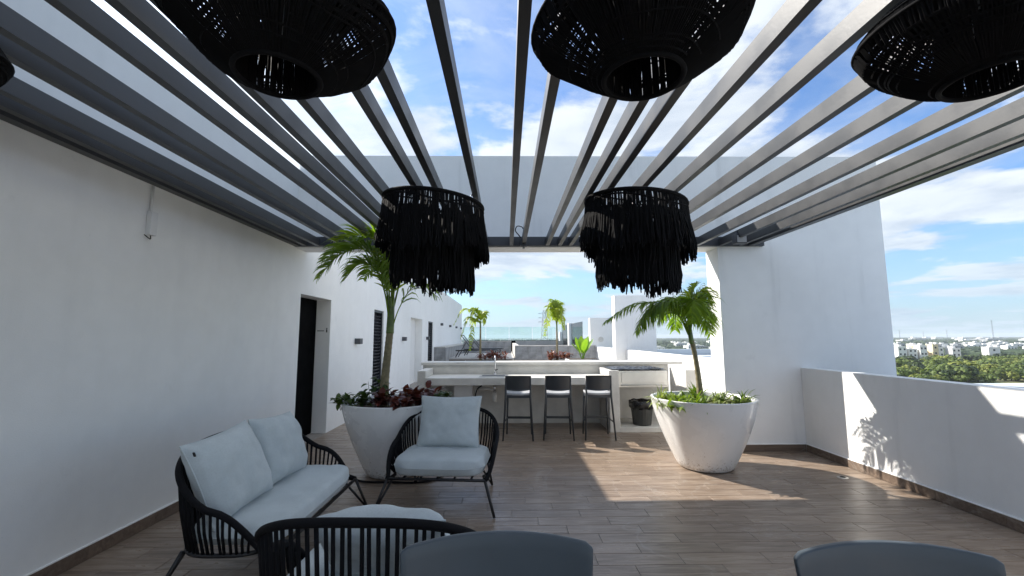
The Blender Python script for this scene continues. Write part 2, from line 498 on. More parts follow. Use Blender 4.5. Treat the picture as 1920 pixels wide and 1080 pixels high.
def catmull(pts, n):
    P = [Vector(p) for p in pts]; P = [P[0] * 2 - P[1]] + P + [P[-1] * 2 - P[-2]]
    out = []; segs = len(P) - 3
    for k in range(n + 1):
        s = k / n * segs; i = min(int(s), segs - 1); t = s - i
        a, b, c, d = P[i:i + 4]
        out.append(0.5 * ((2 * b) + (c - a) * t + (2 * a - 5 * b + 4 * c - d) * t * t + (3 * b - a - 3 * c + d) * t ** 3))
    return out


# ------------------------------------------------------------------ main dimensions (metres)
XL, XR = -2.97, 4.09          # inner faces of left wall and right parapet
YB, YB2 = 6.14, 6.51          # portal wall front and back
ZL = 2.82                     # lintel underside
ZT = 4.17                     # wall top
XJ, XE = 3.02, 5.43           # portal opening right jamb, right end of portal wall

# ------------------------------------------------------------------ setting: terrain, roof deck
tb = MB()
tb.v = [(-5000, -3000, -15), (7000, -3000, -15), (7000, 7000, -15), (-5000, 7000, -15)]; tb.f = [(0, 1, 2, 3)]
tag(tb.build('ground', 'terrain'), kind='structure')

blk = thing('building', 'white rooftop building block carrying the terrace', 'building')
MB().box(-8, 4.26, -10.5, 31, -15, -0.31).build('facade', 'exterior', blk)

floor = tag(MB().box(XL - 0.25, XR + 0.17, -10, 30.5, -0.30, -0.004).build('floor', 'grout'), kind='structure')

# wood-look floor tiles, one object each for the nearest 300 in view
TW, TL, GAP = 0.163, 0.60, 0.004
full = MB().cbox(0, TL - GAP, 0, TW - GAP, -0.02, 0, 0.0018).mesh('tile', 'tile')
cands = []
row = 0; y = -3.0
while y < 8.25:
    xo = XL + 0.0 - ((row * 0.237 + 0.02 * math.sin(row * 7.1)) % TL)
    x = xo
    while x < XR:
        x0 = max(x, XL + 0.013); x1 = min(x + TL, XR - 0.013)
        if x1 - x0 > 0.03: cands.append((x0, x1, y, x1 - x0 > TL - 1e-4))
        x += TL
    y += TW; row += 1


def seen_area(c):
    cx, cy = (c[0] + c[1]) / 2, c[2] + TW / 2
    if cy < 3.0 or cy > 7.6: return -1
    d = cy
    if abs(cx) / d > 1.2: return -1
    return 1.0 / d


cands.sort(key=seen_area, reverse=True)
rest = MB()
for i, (x0, x1, y, isfull) in enumerate(cands):
    if i < 298 and seen_area((x0, x1, y)) > 0:
        if isfull:
            o = link('tile', full, floor, (x0, y, 0))
        else:
            o = MB().cbox(0, x1 - x0 - GAP, 0, TW - GAP, -0.02, 0, 0.0018).build('tile', 'tile', floor, loc=(x0, y, 0))
    else:
        rest.cbox(x0, x1 - GAP, y, y + TW - GAP, -0.02, 0, 0.0018)
tag(rest.build('tile', 'tile', floor), kind='stuff')

# ------------------------------------------------------------------ left wall with door recesses and louvers
openings = [(6.38, 7.50, 2.19), (9.96, 10.75, 2.19), (13.8, 15.7, 2.19), (16.9, 18.0, 2.18)]
lw = MB()
WT = 0.34
lw.box(XL - WT, XL, -10.0, 6.30, -0.3, 3.95)
cur = 6.30
for (a, b_, zt) in openings:
    lw.box(XL - WT, XL, cur, a, -0.3, 3.7 if cur > 6.31 else 3.7)
    lw.box(XL - WT, XL, a, b_, zt, 3.7)
    cur = b_
lw.box(XL - WT, XL, cur, 29.6, -0.3, 3.7)
left_wall = tag(lw.build('white_wall', 'plaster'), 'long white plaster wall on the left with door recesses and dark louvers', 'wall')
MB().box(XL - 0.30, XL - 0.24, 6.385, 7.495, 0.0, 2.185).build('door', 'dark', left_wall)  # black sheet standing in for the darkness of the unlit room
MB().box(XL - 0.30, XL - 0.24, 13.805, 15.695, 0.0, 2.185).build('door', 'plaster2', left_wall)
for (a, b_, zt) in (openings[1], openings[3]):
    fr = MB()
    fr.box(XL - 0.16, XL - 0.03, a + 0.003, a + 0.045, 0, zt - 0.003).box(XL - 0.16, XL - 0.03, b_ - 0.045, b_ - 0.003, 0, zt - 0.003)
    fr.box(XL - 0.16, XL - 0.03, a + 0.046, b_ - 0.046, zt - 0.05, zt - 0.003).box(XL - 0.20, XL - 0.17, a + 0.003, b_ - 0.003, 0, zt - 0.003)
    fo = fr.build('louver_window', 'louver', left_wall)
    sl = None
    for k in range(29):
        z = 0.06 + k * 0.073
        if z > zt - 0.1: break
        if sl is None:
            mt = Matrix.Rotation(R(-38), 4, 'Y')
            sl = MB().box(-0.045, 0.045, a + 0.048, b_ - 0.048, -0.006, 0.006, mt).mesh('slat', 'louver')
        link('slat', sl, fo, (XL - 0.09, 0, z))
# restroom sign on the far jamb of the first recess: thin line of lettering and a small figure
sg = tag(MB().box(XL - 0.215, XL - 0.10, 7.494, 7.499, 1.664, 1.676).build('door_sign', 'ink'), 'thin black line of lettering with a small figure on the white door jamb', 'sign')
MB().box(XL - 0.065, XL - 0.045, 7.494, 7.499, 1.645, 1.695).lathe([(0.0, -0.012), (0.011, -0.006), (0.011, 0.006), (0, 0.012)], 8, (XL - 0.055, 7.4965, 1.71)).build('figure', 'ink', sg)

# wall lights
wl_spots = [(8.80, 1.485, 0.13, 'square grey wall light between the black doorway and the first louver'),
            (12.75, 1.52, 0.13, 'square grey wall light just left of the pale recessed door'),
            (16.55, 1.53, 0.13, 'square grey wall light touching the far narrow louver'),
            (20.1, 2.15, 0.14, 'first and largest of four small grey lights high on the far wall'),
            (23.1, 2.15, 0.14, 'second from the left in the row of four small high lights on the far wall'),
            (26.0, 2.15, 0.14, 'third from the left in the row of four small high lights on the far wall'),
            (28.7, 2.15, 0.14, 'last of four small high lights, nearest the wall end')]
wl0 = None
for (y, z, s, lab) in wl_spots:
    if wl0 is None:
        wl0 = thing('wall_light', lab, 'wall light', (XL, y, z), 0, 'grey box lights along the left wall')
        bevel(MB().box(0.001, 0.115, -0.075, 0.075, -0.055, 0.055).build('housing', 'jbox', wl0), 0.006)
        MB().box(0.02, 0.10, -0.06, 0.06, -0.058, -0.0555).build('lens', 'lamp_lens', wl0)
    else:
        copy_tree(wl0, (XL, y, z), 0, lab)

# conduit stub with box on near left wall
cd = thing('conduit_box', 'white electrical conduit stub and box with hook of cable on the left wall', 'electrical box', (XL, 3.62, 2.40))
MB().tube([(0.015, -0.01, 0.2), (0.015, -0.01, 0.42)], 0.011, 8).build('conduit', 'conduit', cd, True)
bevel(MB().box(0.001, 0.045, -0.035, 0.035, 0.0, 0.20).build('box', 'conduit', cd), 0.006)
MB().tube(catmull([(0.02, 0.0, 0.0), (0.03, -0.01, -0.03), (0.05, -0.05, -0.035), (0.05, -0.10, -0.015)], 10), 0.004, 6).build('cable', 'rope', cd, True)

# ------------------------------------------------------------------ portal wall (back wall with the big opening)
pw = MB()
pw.box(XL, XJ, YB, YB2, ZL, ZT)
pw.box(XJ, XE, YB, YB2, -15, ZT)
tag(pw.build('portal_wall', 'plaster3'), 'big white portal wall framing the opening to the bar', 'wall')

# right parapet
par = tag(MB().box(XR, XR + 0.17, -10, YB - 0.002, -15, 1.12).build('parapet_wall', 'plaster3'), 'low white parapet wall along the right edge of the terrace', 'wall')
par2 = tag(MB().box(XR, XR + 0.17, YB2 + 0.002, 15.08, -15, 1.12).build('parapet_wall', 'plaster3'), 'sunlit low white parapet wall behind the portal, right of the bar', 'wall')

# skirting; the white strip on top paints in its sky-lit edge
sk = tag(MB().box(XL, XL + 0.014, -3.9, 6.36, 0.0935, 0.101).box(XR - 0.014, XR, -3.9, YB - 0.003, 0.0935, 0.101)
         .box(XJ + 0.003, XR - 0.015, YB - 0.014, YB, 0.0935, 0.101).build('skirting', 'plaster'), kind='structure')
skm = MB().box(0, 0.013, 0, 0.597, 0.001, 0.092).mesh('skirting_tile', 'skirt')
for k in range(14):
    y = 6.34 - 0.6 * (k + 1) + 0.0
    if y < -1.5: break
    link('skirting_tile', skm, sk, (XL, y, 0))
for k in range(14):
    y = YB - 0.016 - 0.6 * (k + 1)
    if y < -1.5: break
    link('skirting_tile', skm, sk, (XR - 0.013, y, 0))
for x0, x1 in ((3.03, 3.50), (3.503, XR - 0.015)):
    MB().box(x0, x1, YB - 0.013, YB, 0.001, 0.092).build('skirting_tile', 'skirt', sk)

# neighbouring roofs to the right
tag(MB().box(5.2, 22, -8, 6.1, -15, 0.90).build('roof_block', 'waterproof'), 'pale roof of the lower wing beyond the right parapet', 'building')
rb = MB().box(5.25, 7.4, 9.0, 15.6, -15, 0.92).box(5.25, 7.4, 15.6, 15.85, -15, 1.12)
tag(rb.build('roof_block', 'waterproof'), 'pale flat roof with a grey kerb seen past the portal at right', 'building')

# ------------------------------------------------------------------ pergola
ZB = 2.832
per = thing('pergola', 'dark steel pergola of parallel slats over the terrace', 'pergola', (0, 0, ZB))
BX = [-2.81, -2.635, -2.285, -2.11, -1.732, -1.505, -1.334, -1.11, -0.783, -0.61, -0.279,
      0.076, 0.247, 0.583, 0.756, 0.91, 1.19, 1.51, 1.908, 2.275, 2.705, 3.045, 3.32]
bm_ = MB().box(-0.026, 0.026, -2.6, YB - 0.065, 0, 0.103).mesh('slat_beam', 'beam')
for x in BX:
    link('slat_beam', bm_, per, (x, 0, 0))
MB().box(3.44, 3.52, -2.6, YB - 0.065, -0.001, 0.125).build('edge_beam', 'beam', per)
MB().box(XL + 0.002, XL + 0.075, -2.6, YB - 0.065, -0.001, 0.125).build('edge_beam', 'beam', per)
MB().box(XL + 0.002, 3.66, YB - 0.062, YB - 0.001, -0.002, 0.128).build('end_beam', 'frame', per)
MB().box(XL + 0.002, 3.66, -2.68, -2.602, -0.002, 0.128).build('end_beam', 'frame', per)
MB().box(3.45, 3.52, -2.67, -2.605, -ZB, -0.003).build('post', 'frame', per)

# junction box with cable, and spotlight by the back frame
jb = thing('junction_box', 'small grey junction box with a looped cable hanging on the pergola end beam', 'electrical box', (0.245, 5.95, 2.83))
bevel(MB().box(-0.045, 0.045, -0.03, 0.05, -0.035, 0.075).build('box', 'jbox', jb), 0.005)
MB().tube([(0, 0.01, -0.065), (0, 0.01, -0.036)], 0.018, 10).build('gland', 'lamp_lens', jb, True)
MB().tube(catmull([(-0.03, 0, 0.075), (-0.07, -0.02, 0.12), (-0.115, -0.03, 0.18), (-0.09, -0.03, 0.24), (-0.03, -0.02, 0.235), (-0.005, 0, 0.21)], 20), 0.007, 6).build('cable', 'rope', jb, True)
sp_ = thing('spotlight', 'dark grey spotlight clamped under the right end of the pergola', 'spotlight', (3.06, 5.62, 2.79))
bevel(MB().box(-0.07, 0.07, -0.06, 0.06, -0.03, 0.10).build('housing', 'jbox', sp_), 0.008)
MB().box(-0.05, 0.05, -0.05, 0.05, 0.101, 0.14).build('bracket', 'frame', sp_)
MB().box(-0.06, 0.06, -0.064, -0.0605, -0.02, 0.07).build('lens', 'lamp_lens', sp_)


# ------------------------------------------------------------------ pendant lamps
def strand(mb, p0, p1, w_, tdir, bulge=0.0, outd=None):
    """one flat cord as a 4-sided tube (cheap)"""
    p0 = Vector(p0); p1 = Vector(p1); L_ = (p1 - p0).length
    mid = (p0 + p1) / 2 + Vector((random.uniform(-1, 1), random.uniform(-1, 1), 0)) * 0.022 * L_
    q1 = p0.lerp(p1, 0.82) + Vector((random.uniform(-1, 1), random.uniform(-1, 1), 0)) * 0.03 * L_
    if outd is not None: mid = mid + outd * bulge
    mb.tube([p0, mid, q1, p1], [w_, w_, w_, w_ * 0.7], 4, cap=True)


def far_lamp(loc, label, seed):
    rng = random.Random(seed)
    t = thing('pendant_lamp', label, 'pendant lamp', loc, rng.uniform(0, 6.28), 'black fringed pendant lamps under the pergola')
    t.scale = (1.33, 1.33, 1.33)
    # z=0 top rim ; hangs down to about -0.6
    tilt = 0.03
    rim = MB(); rr = 0.335
    circ = lambda r, z, n=40: [(r * math.cos(2 * math.pi * k / n), r * math.sin(2 * math.pi * k / n), z + tilt * math.sin(2 * math.pi * k / n)) for k in range(n)]
    rim.tube(circ(rr, 0), 0.014, 8, closed=True).tube(circ(rr + 0.01, -0.16), 0.010, 6, closed=True).tube(circ(0.27, -0.22), 0.010, 6, closed=True)
    for k in range(3):
        a = k * 2.094
        rim.tube([(rr * math.cos(a), rr * math.sin(a), tilt * math.sin(a)), (0, 0, 0.02)], 0.006, 6)
    rim.build('hoop', 'cord', t, True)
    up = MB()
    for k in range(460):
        a = 2 * math.pi * (k + rng.uniform(-1.6, 1.6)) / 460
        tz = tilt * math.sin(a); c, s = math.cos(a), math.sin(a)
        da = rng.uniform(-0.05, 0.05)
        strand(up, (rr * c, rr * s, tz + 0.008), ((rr + 0.014) * math.cos(a + da), (rr + 0.014) * math.sin(a + da), tz - 0.17), rng.uniform(0.0030, 0.0050), None)
    for lay in range(2):
        z = -0.045 - 0.07 * lay
        up.tube([((rr + 0.006) * math.cos(q), (rr + 0.006) * math.sin(q), z + tilt * math.sin(q) + 0.02 * math.sin(3 * q + lay)) for q in [2 * math.pi * k / 40 for k in range(40)]], 0.006, 4, closed=True)
    tag(up.build('woven_band', 'cord', t), kind='stuff')
    fr = MB()
    for lay, (n, r0, r1, ztop, zbot, jit) in enumerate(((380, rr + 0.014, rr + 0.030, -0.12, -0.345, 0.012), (300, rr + 0.004, rr + 0.014, -0.10, -0.33, 0.022), (380, 0.265, 0.262, -0.20, -0.565, 0.014), (320, 0.25, 0.245, -0.18, -0.54, 0.025))):
        ph = rng.uniform(0, 6)
        for k in range(n):
            a = 2 * math.pi * (k + rng.uniform(-0.45, 0.45)) / n
            tz = tilt * math.sin(a)
            zb = zbot + 0.028 * math.sin(3 * a + ph) + 0.020 * math.sin(7 * a + 2 * ph) + 0.016 * math.sin(19 * a + ph) + rng.uniform(-jit, jit)
            a += 0.022 * math.sin(34 * a + ph * 3) + 0.012 * math.sin(61 * a)
            da = rng.uniform(-0.05, 0.05); rj = rng.uniform(-0.012, 0.018)
            if rng.random() < 0.05: zb += rng.uniform(-0.04, 0.05); da *= 2.2; rj += 0.012
            c, s = math.cos(a), math.sin(a)
            strand(fr, (r0 * c, r0 * s, ztop + tz), ((r1 + rj) * math.cos(a + da), (r1 + rj) * math.sin(a + da), zb + tz), rng.uniform(0.0036, 0.0062), None)
    tag(fr.build('fringe', 'cord', t), kind='stuff')
    MB().tube([(0, 0, 0.02), (0, 0, 0.08)], 0.005, 6).build('cable', 'cord', t, True)
    MB().lathe([(0.0, -0.14), (0.025, -0.13), (0.035, -0.10), (0.03, -0.06), (0.018, -0.03), (0.016, 0.02), (0, 0.02)], 14).build('bulb', 'gloss', t, True)
    MB().tube(catmull([(-0.05, -0.27, 0.045), (-0.07, -0.27, 0.03), (-0.07, -0.27, 0.005), (-0.04, -0.27, 0.0), (-0.025, -0.27, 0.02)], 12), 0.006, 6).build('hook', 'chrome', t, True)
    return t


far_lamp((-0.66, 3.93, 2.765), 'black two-tier fringed pendant lamp hanging in front of the left palm', 3)
far_lamp((1.19, 3.93, 2.765), 'black two-tier fringed pendant lamp hanging above the right palm', 8)


def near_lamp(loc, label, seed):
    rng = random.Random(seed)
    t = thing('pendant_lamp', label, 'pendant lamp', loc, 0, 'black woven pendant lamps overhead near the camera')
    ph = rng.uniform(0, 6.28)
    # profile from the small lower hoop out to the wide rim and back in to the top (z=0 at lower hoop)
    prof = [(0.132, 0.0), (0.18, 0.028), (0.24, 0.062), (0.29, 0.098), (0.335, 0.138), (0.355, 0.165), (0.362, 0.195), (0.352, 0.225), (0.33, 0.25), (0.29, 0.29), (0.24, 0.33)]
    def wob(r, z, a):
        k = max(0.0, (r - 0.13) / 0.23)
        return r * (1 + k * (0.035 * math.sin(3 * a + ph) + 0.02 * math.sin(5 * a + 2 * ph))), z + k * 0.014 * math.sin(4 * a + ph)
    P = lambda j, a: (lambda rz: Vector((rz[0] * math.cos(a), rz[0] * math.sin(a), rz[1])))(wob(*prof[j], a))
    hp = MB()
    hp.tube([P(0, 2 * math.pi * k / 40) for k in range(40)], 0.009, 8, closed=True)
    hp.tube([P(6, 2 * math.pi * k / 60) for k in range(60)], 0.007, 8, closed=True)
    hp.tube([P(10, 2 * math.pi * k / 40) for k in range(40)], 0.008, 8, closed=True)
    for k in range(4):
        a = k * math.pi / 2 + 0.3
        hp.tube([P(10, a), Vector((0, 0, 0.35))], 0.005, 6)
    hp.build('hoop', 'cord', t, True)
    sh = MB()
    N = 290
    for k in range(N):
        a = 2 * math.pi * (k + rng.uniform(-0.35, 0.35)) / N
        tw = rng.uniform(-0.06, 0.06)
        pts = [P(j, a + tw * j / 10) for j in (0, 2, 4, 6, 8, 10)]
        wmul = rng.uniform(0.62, 1.18)
        ws = [0.0022, 0.0036, 0.0050, 0.0054, 0.0050, 0.0042]
        sh.tube(pts, [w_ * wmul for w_ in ws], 4, cap=False)
    # crossing cords in patches, leaving open windows in the weave
    for lay in range(15):
        u = 0.3 + 9.4 * rng.random()
        j = int(u); f = u - j
        a0 = rng.uniform(0, 6.28); span = rng.uniform(3.4, 5.6)
        pts = []
        for q in range(50):
            a = a0 + span * q / 49
            pts.append(P(j, a).lerp(P(j + 1, a), f) + Vector((0, 0, rng.uniform(-0.001, 0.001))))
        sh.tube(pts, 0.0042, 4, cap=False)
    tag(sh.build('woven_shade', 'cord', t), kind='stuff')
    inn = MB()
    for k in range(130):
        a = 2 * math.pi * (k + rng.uniform(-0.45, 0.45)) / 130
        inn.tube([(0.132 * math.cos(a), 0.132 * math.sin(a), 0.0), (0.129 * math.cos(a + 0.02), 0.129 * math.sin(a + 0.02), 0.20)], rng.uniform(0.0028, 0.0050), 4)
    tag(inn.build('inner_drum', 'cord', t), kind='stuff')
    cover = MB(); n = 40
    cover.lathe([(0.24, 0.335), (0.16, 0.345), (0.10, 0.35), (0.02, 0.352)], n)
    cover.build('top_disc', 'cord', t, True)
    MB().tube([(0, 0, 0.34), (0, 0, ZB + 0.05 - loc[2])], 0.005, 6).build('cable', 'cord', t, True)
    MB().lathe([(0.0, 0.16), (0.025, 0.165), (0.034, 0.19), (0.03, 0.23), (0.018, 0.27), (0.016, 0.33), (0, 0.33)], 14).build('bulb', 'lamp_lens', t, True)
    return t


near_lamp((-0.77, 1.41, 2.43), 'black woven pendant lamp overhead at the upper left', 21)
near_lamp((0.47, 1.41, 2.43), 'black woven pendant lamp overhead, right of centre', 22)
near_lamp((1.68, 1.41, 2.43), 'black woven pendant lamp overhead at the upper right corner', 23)
near_lamp((-2.24, 1.41, 2.43), 'black woven pendant lamp cut by the left edge with only its rim showing', 24)


# ------------------------------------------------------------------ rope seating
def pillow_mesh(wx, wy, wz, p=3.0, q=0.5, ears=0.05, seed=0, wr=0.006, n=26, rnd=0.0):
    """cushion lying flat: width wx, depth wy, thickness wz, centre at origin"""
    mb = MB()
    def side(s):
        def fn(u, v):
            a, b = 2 * u - 1, 2 * v - 1
            a = math.copysign(abs(a) ** 0.8, a); b = math.copysign(abs(b) ** 0.8, b)
            th = max(0.0, 1 - abs(a) ** p) ** q * max(0.0, 1 - abs(b) ** p) ** q
            x = a * wx / 2 * (1 - ears * (1 - b * b) * abs(a) ** 3)
            y = b * wy / 2 * (1 - ears * (1 - a * a) * abs(b) ** 3)
            x *= math.sqrt(1 - rnd * b ** 6); y *= math.sqrt(1 - rnd * a ** 6)
            nz = mnoise.noise(Vector((x * 7 + seed, y * 7, seed * 1.7))) * wr + mnoise.noise(Vector((x * 17 + seed, y * 17, seed * 3.1 + s))) * wr * 0.5
            edge = min(1.0, th * 2)
            return (x, y, s * (th * wz / 2 + 0.004) + nz * edge)
        return fn
    mb.grid(side(1), n, n)
    b = len(mb.f)
    mb.grid(side(-1), n, n)
    mb.f[b:] = [tuple(reversed(f)) for f in mb.f[b:]]
    return mb


def add_piping(parent, wx, wy, ears, r=0.006, rnd=0.0):
    pts = []
    n = 16
    def P(a, b):
        return Vector((a * wx / 2 * (1 - ears * (1 - b * b) * abs(a) ** 3) * math.sqrt(1 - rnd * b ** 6), b * wy / 2 * (1 - ears * (1 - a * a) * abs(b) ** 3) * math.sqrt(1 - rnd * a ** 6), 0))
    for k in range(n): pts.append(P(-1 + 2 * k / n, -1))
    for k in range(n): pts.append(P(1, -1 + 2 * k / n))
    for k in range(n): pts.append(P(1 - 2 * k / n, 1))
    for k in range(n): pts.append(P(-1, 1 - 2 * k / n))
    return MB().tube(pts, r, 6, closed=True).build('piping', 'fabric', parent, True)


def rope_seat(name, label, cat, loc, rz, W, D, H=0.80, nrope=56, pillows=((0, 0.62, 0.50, 0, 0),), seat_t=0.15, group=None, seed=1):
    """local front is -y; the U-shaped rope shell runs round the back"""
    rng = random.Random(seed)
    t = thing(name, label, cat, loc, rz, group)
    PH = 118.0
    def sup(phi, w_, d, ex=3.1):
        s, c = math.sin(R(phi)), math.cos(R(phi))
        return Vector((w_ * math.copysign(abs(s) ** (2 / ex), s), d * math.copysign(abs(c) ** (2 / ex), c), 0))
    def rail(phi):
        k = abs(phi) / PH
        p = sup(phi, W, D); p.z = 0.31 + (H - 0.31) * (1 - k ** 2.1)
        return p
    def ring(phi):
        p = sup(phi, W - 0.055, D - 0.07); p.z = 0.285
        return p
    rp = [rail(-PH + 2 * PH * k / 70) for k in range(71)]
    front_l, front_r = ring(-PH), ring(PH)
    yf = -D * 0.80
    rp = [Vector((-(W - 0.06), yf, 0.285))] + rp + [Vector((W - 0.06, yf, 0.285))]
    MB().tube(rp, 0.020, 10).build('rail', 'rope', t, True)
    rg = [ring(-PH + 2 * PH * k / 60) for k in range(61)] + [Vector((W - 0.06, yf, 0.285)), Vector((-(W - 0.06), yf, 0.285))]
    fm = MB().tube(rg, 0.014, 8, closed=True)
    for k in range(-2, 3):
        x = k * (W - 0.1) / 2.6
        fm.tube([(x, yf, 0.28), (x, D * 0.72, 0.28)], 0.010, 6)
    fm.build('seat_frame', 'blackmetal', t, True)
    # ropes evenly spaced along the ring
    phs = [-PH * 0.94 + 2 * PH * 0.94 * k / 400 for k in range(401)]
    cum = [0.0]
    for k in range(400): cum.append(cum[-1] + ((rail(phs[k + 1]) + ring(phs[k + 1])) / 2 - (rail(phs[k]) + ring(phs[k])) / 2).length)
    for k in range(nrope):
        target = cum[-1] * (k + 0.5 + rng.uniform(-0.12, 0.12)) / nrope
        i = min(range(401), key=lambda q: abs(cum[q] - target))
        phi = phs[i]
        a, b = rail(phi), ring(phi + rng.uniform(-0.5, 0.5))
        if a.z - b.z < 0.05: continue
        mid = (a + b) / 2; mid += Vector((mid.x, mid.y, 0)).normalized() * 0.012
        sd = (rail(phi + 1) - rail(phi - 1)).normalized()
        o = MB().tube([a, mid, b], rng.uniform(0.0082, 0.0096), 6).build('rope', 'rope', t, True)
    # hairpin legs
    for sx in (-1, 1):
        foot = Vector((sx * (W + 0.035), yf - 0.085, 0.0))
        MB().tube([(sx * (W - 0.06), yf, 0.285), foot + Vector((0, 0, 0.006))], [0.013, 0.011], 8).tube([(sx * (W - 0.085), yf + 0.10, 0.278), foot + Vector((-sx * 0.008, 0.006, 0.012))], [0.011, 0.009], 8).build('leg', 'blackmetal', t, True)
        foot = Vector((sx * (W - 0.09), D - 0.02, 0.0))
        MB().tube([(sx * (W - 0.12), D - 0.16, 0.28), foot + Vector((0, 0, 0.006))], [0.013, 0.011], 8).tube([(sx * (W - 0.23), D - 0.13, 0.28), foot + Vector((-sx * 0.008, 0, 0.012))], [0.011, 0.009], 8).build('leg', 'blackmetal', t, True)
    # seat cushion
    sw, sd_ = 2 * W - 0.15, D + abs(yf) - 0.10
    cu = pillow_mesh(sw, sd_, seat_t, 9.0, 0.42, 0.0, seed, 0.006, 34, 0.30).build('seat_cushion', 'fabric', t, True, (0, (D - 0.10 + yf) / 2 - 0.03, 0.295 + seat_t / 2 + 0.006))
    add_piping(cu, sw, sd_, 0.0, 0.004, 0.30)
    for i, (px, pw_, ph_, prz, lean) in enumerate(pillows):
        pm = pillow_mesh(pw_, ph_, 0.23, 3.2, 0.55, 0.07, seed + 5 + i * 3, 0.014, 36)
        po = pm.build('back_cushion', 'fabric', t, True)
        ang = R(70 - lean)
        po.rotation_euler = (ang, R(prz), 0)
        po.location = (px, D - 0.25 - lean * 0.002, 0.295 + seat_t + ph_ / 2 * math.sin(ang) - 0.005)
        add_piping(po, pw_, ph_, 0.07, 0.005)
    return t


rope_seat('armchair', 'black rope armchair facing the camera in front of the left planter', 'armchair', (-0.60, 4.47, 0), R(-5.3), 0.505, 0.44,
          pillows=((0.0, 0.64, 0.52, 0, 0),), seat_t=0.16, group='black rope seats with pale cushions', seed=4)
sofa = rope_seat('sofa', 'black rope two-seat sofa with pale cushions along the left wall', 'sofa', (-1.69, 3.46, 0), R(90), 0.76, 0.41,
          nrope=64, H=0.845, pillows=((-0.37, 0.66, 0.54, -3, 4), (0.27, 0.64, 0.52, 4, 0)), seat_t=0.14, group='black rope seats with pale cushions', seed=9)
rope_seat('armchair', 'black rope armchair seen from behind beside the grey plastic chair', 'armchair', (-0.60, 2.32, 0), R(178), 0.53, 0.42,
          pillows=((-0.04, 0.60, 0.40, 0, 22),), seat_t=0.16, group='black rope seats with pale cushions', seed=14)


# ------------------------------------------------------------------ plastic chairs at the bottom edge
def plastic_chair(loc, rz, label):
    t = thing('plastic_chair', label, 'chair', loc, rz, 'slate grey plastic chairs in the foreground')
    def back(th):
        def fn(u, v):
            s = 2 * u - 1
            hw = lerp(0.245, 0.292, v ** 0.8)
            x = s * hw
            z = lerp(0.44, 0.955, v) - (0.020 * abs(s) ** 2.2) * v
            if abs(s) > 0.93: z -= (abs(s) - 0.93) / 0.07 * 0.012 * v
            y = lerp(0.17, 0.245, v) - 0.055 * abs(s) ** 2.0 * lerp(0.8, 1.0, v)
            return (x, y + th, z)
        return fn
    m = MB(); nu, nv = 28, 12
    m.grid(back(0), nu, nv)
    k = len(m.f); m.grid(back(0.020), nu, nv); m.f[k:] = [tuple(reversed(f)) for f in m.f[k:]]
    o1 = (nu + 1) * (nv + 1)
    for i in range(nu):
        a = nv * (nu + 1) + i
        m.f.append((a, a + 1, o1 + a + 1, o1 + a)); m.f.append((i + 1, i, o1 + i, o1 + i + 1))
    for j in range(nv):
        a = j * (nu + 1); m.f.append((a, a + nu + 1, o1 + a + nu + 1, o1 + a))
        a = j * (nu + 1) + nu; m.f.append((a + nu + 1, a, o1 + a, o1 + a + nu + 1))
    bo = m.build('backrest', 'plastic', t, True)
    bevel(bo, 0.007, 3)
    st = MB()
    def seat(dz):
        def fn(u, v):
            s = 2 * u - 1
            x = s * lerp(0.235, 0.245, v); y = lerp(-0.24, 0.185, v) - 0.02 * s * s * (1 - v)
            return (x, y - 0.07 * s * s * max(0, v - 0.6), 0.445 - 0.018 * (1 - s * s) * math.sin(math.pi * v) + dz)
        return fn
    st.grid(seat(0), 16, 12); k = len(st.f); st.grid(seat(-0.02), 16, 12); st.f[k:] = [tuple(reversed(f)) for f in st.f[k:]]
    st.build('seat', 'plastic', t, True)
    for sx in (-1, 1):
        MB().tube([(sx * 0.215, -0.20, 0.43), (sx * 0.25, -0.25, 0.0)], [0.024, 0.016], 10).build('leg', 'plastic', t, True)
        MB().tube([(sx * 0.215, 0.14, 0.45), (sx * 0.25, 0.26, 0.0)], [0.024, 0.016], 10).build('leg', 'plastic', t, True)
    return t


tagm = MB().box(-0.008, 0.008, -0.003, 0.003, -0.013, 0.013).build('care_tag', 'ink', sofa)
tagm.location = (-0.71, 0.175, 0.86); tagm.rotation_euler = (R(-20), 0, R(70))
dr = thing('floor_drain', 'small round floor drain near the right parapet', 'drain', (3.72, 5.02, 0.001))
MB().lathe([(0.0, 0.003), (0.035, 0.004), (0.05, 0.004), (0.055, 0.0)], 24).build('rim', 'steel', dr, True)
MB().lathe([(0.0, 0.0045), (0.028, 0.0045)], 18).build('grate', 'dark', dr)


ch1 = plastic_chair((-0.02, 1.21, 0), R(2), 'slate grey plastic chair cut by the bottom edge at the centre')
ch1.scale = (1, 1, 0.988)
copy_tree(ch1, (1.13, 1.155, 0), R(-4), 'slate grey plastic chair cut by the bottom edge at the right').scale = (1, 1, 0.972)


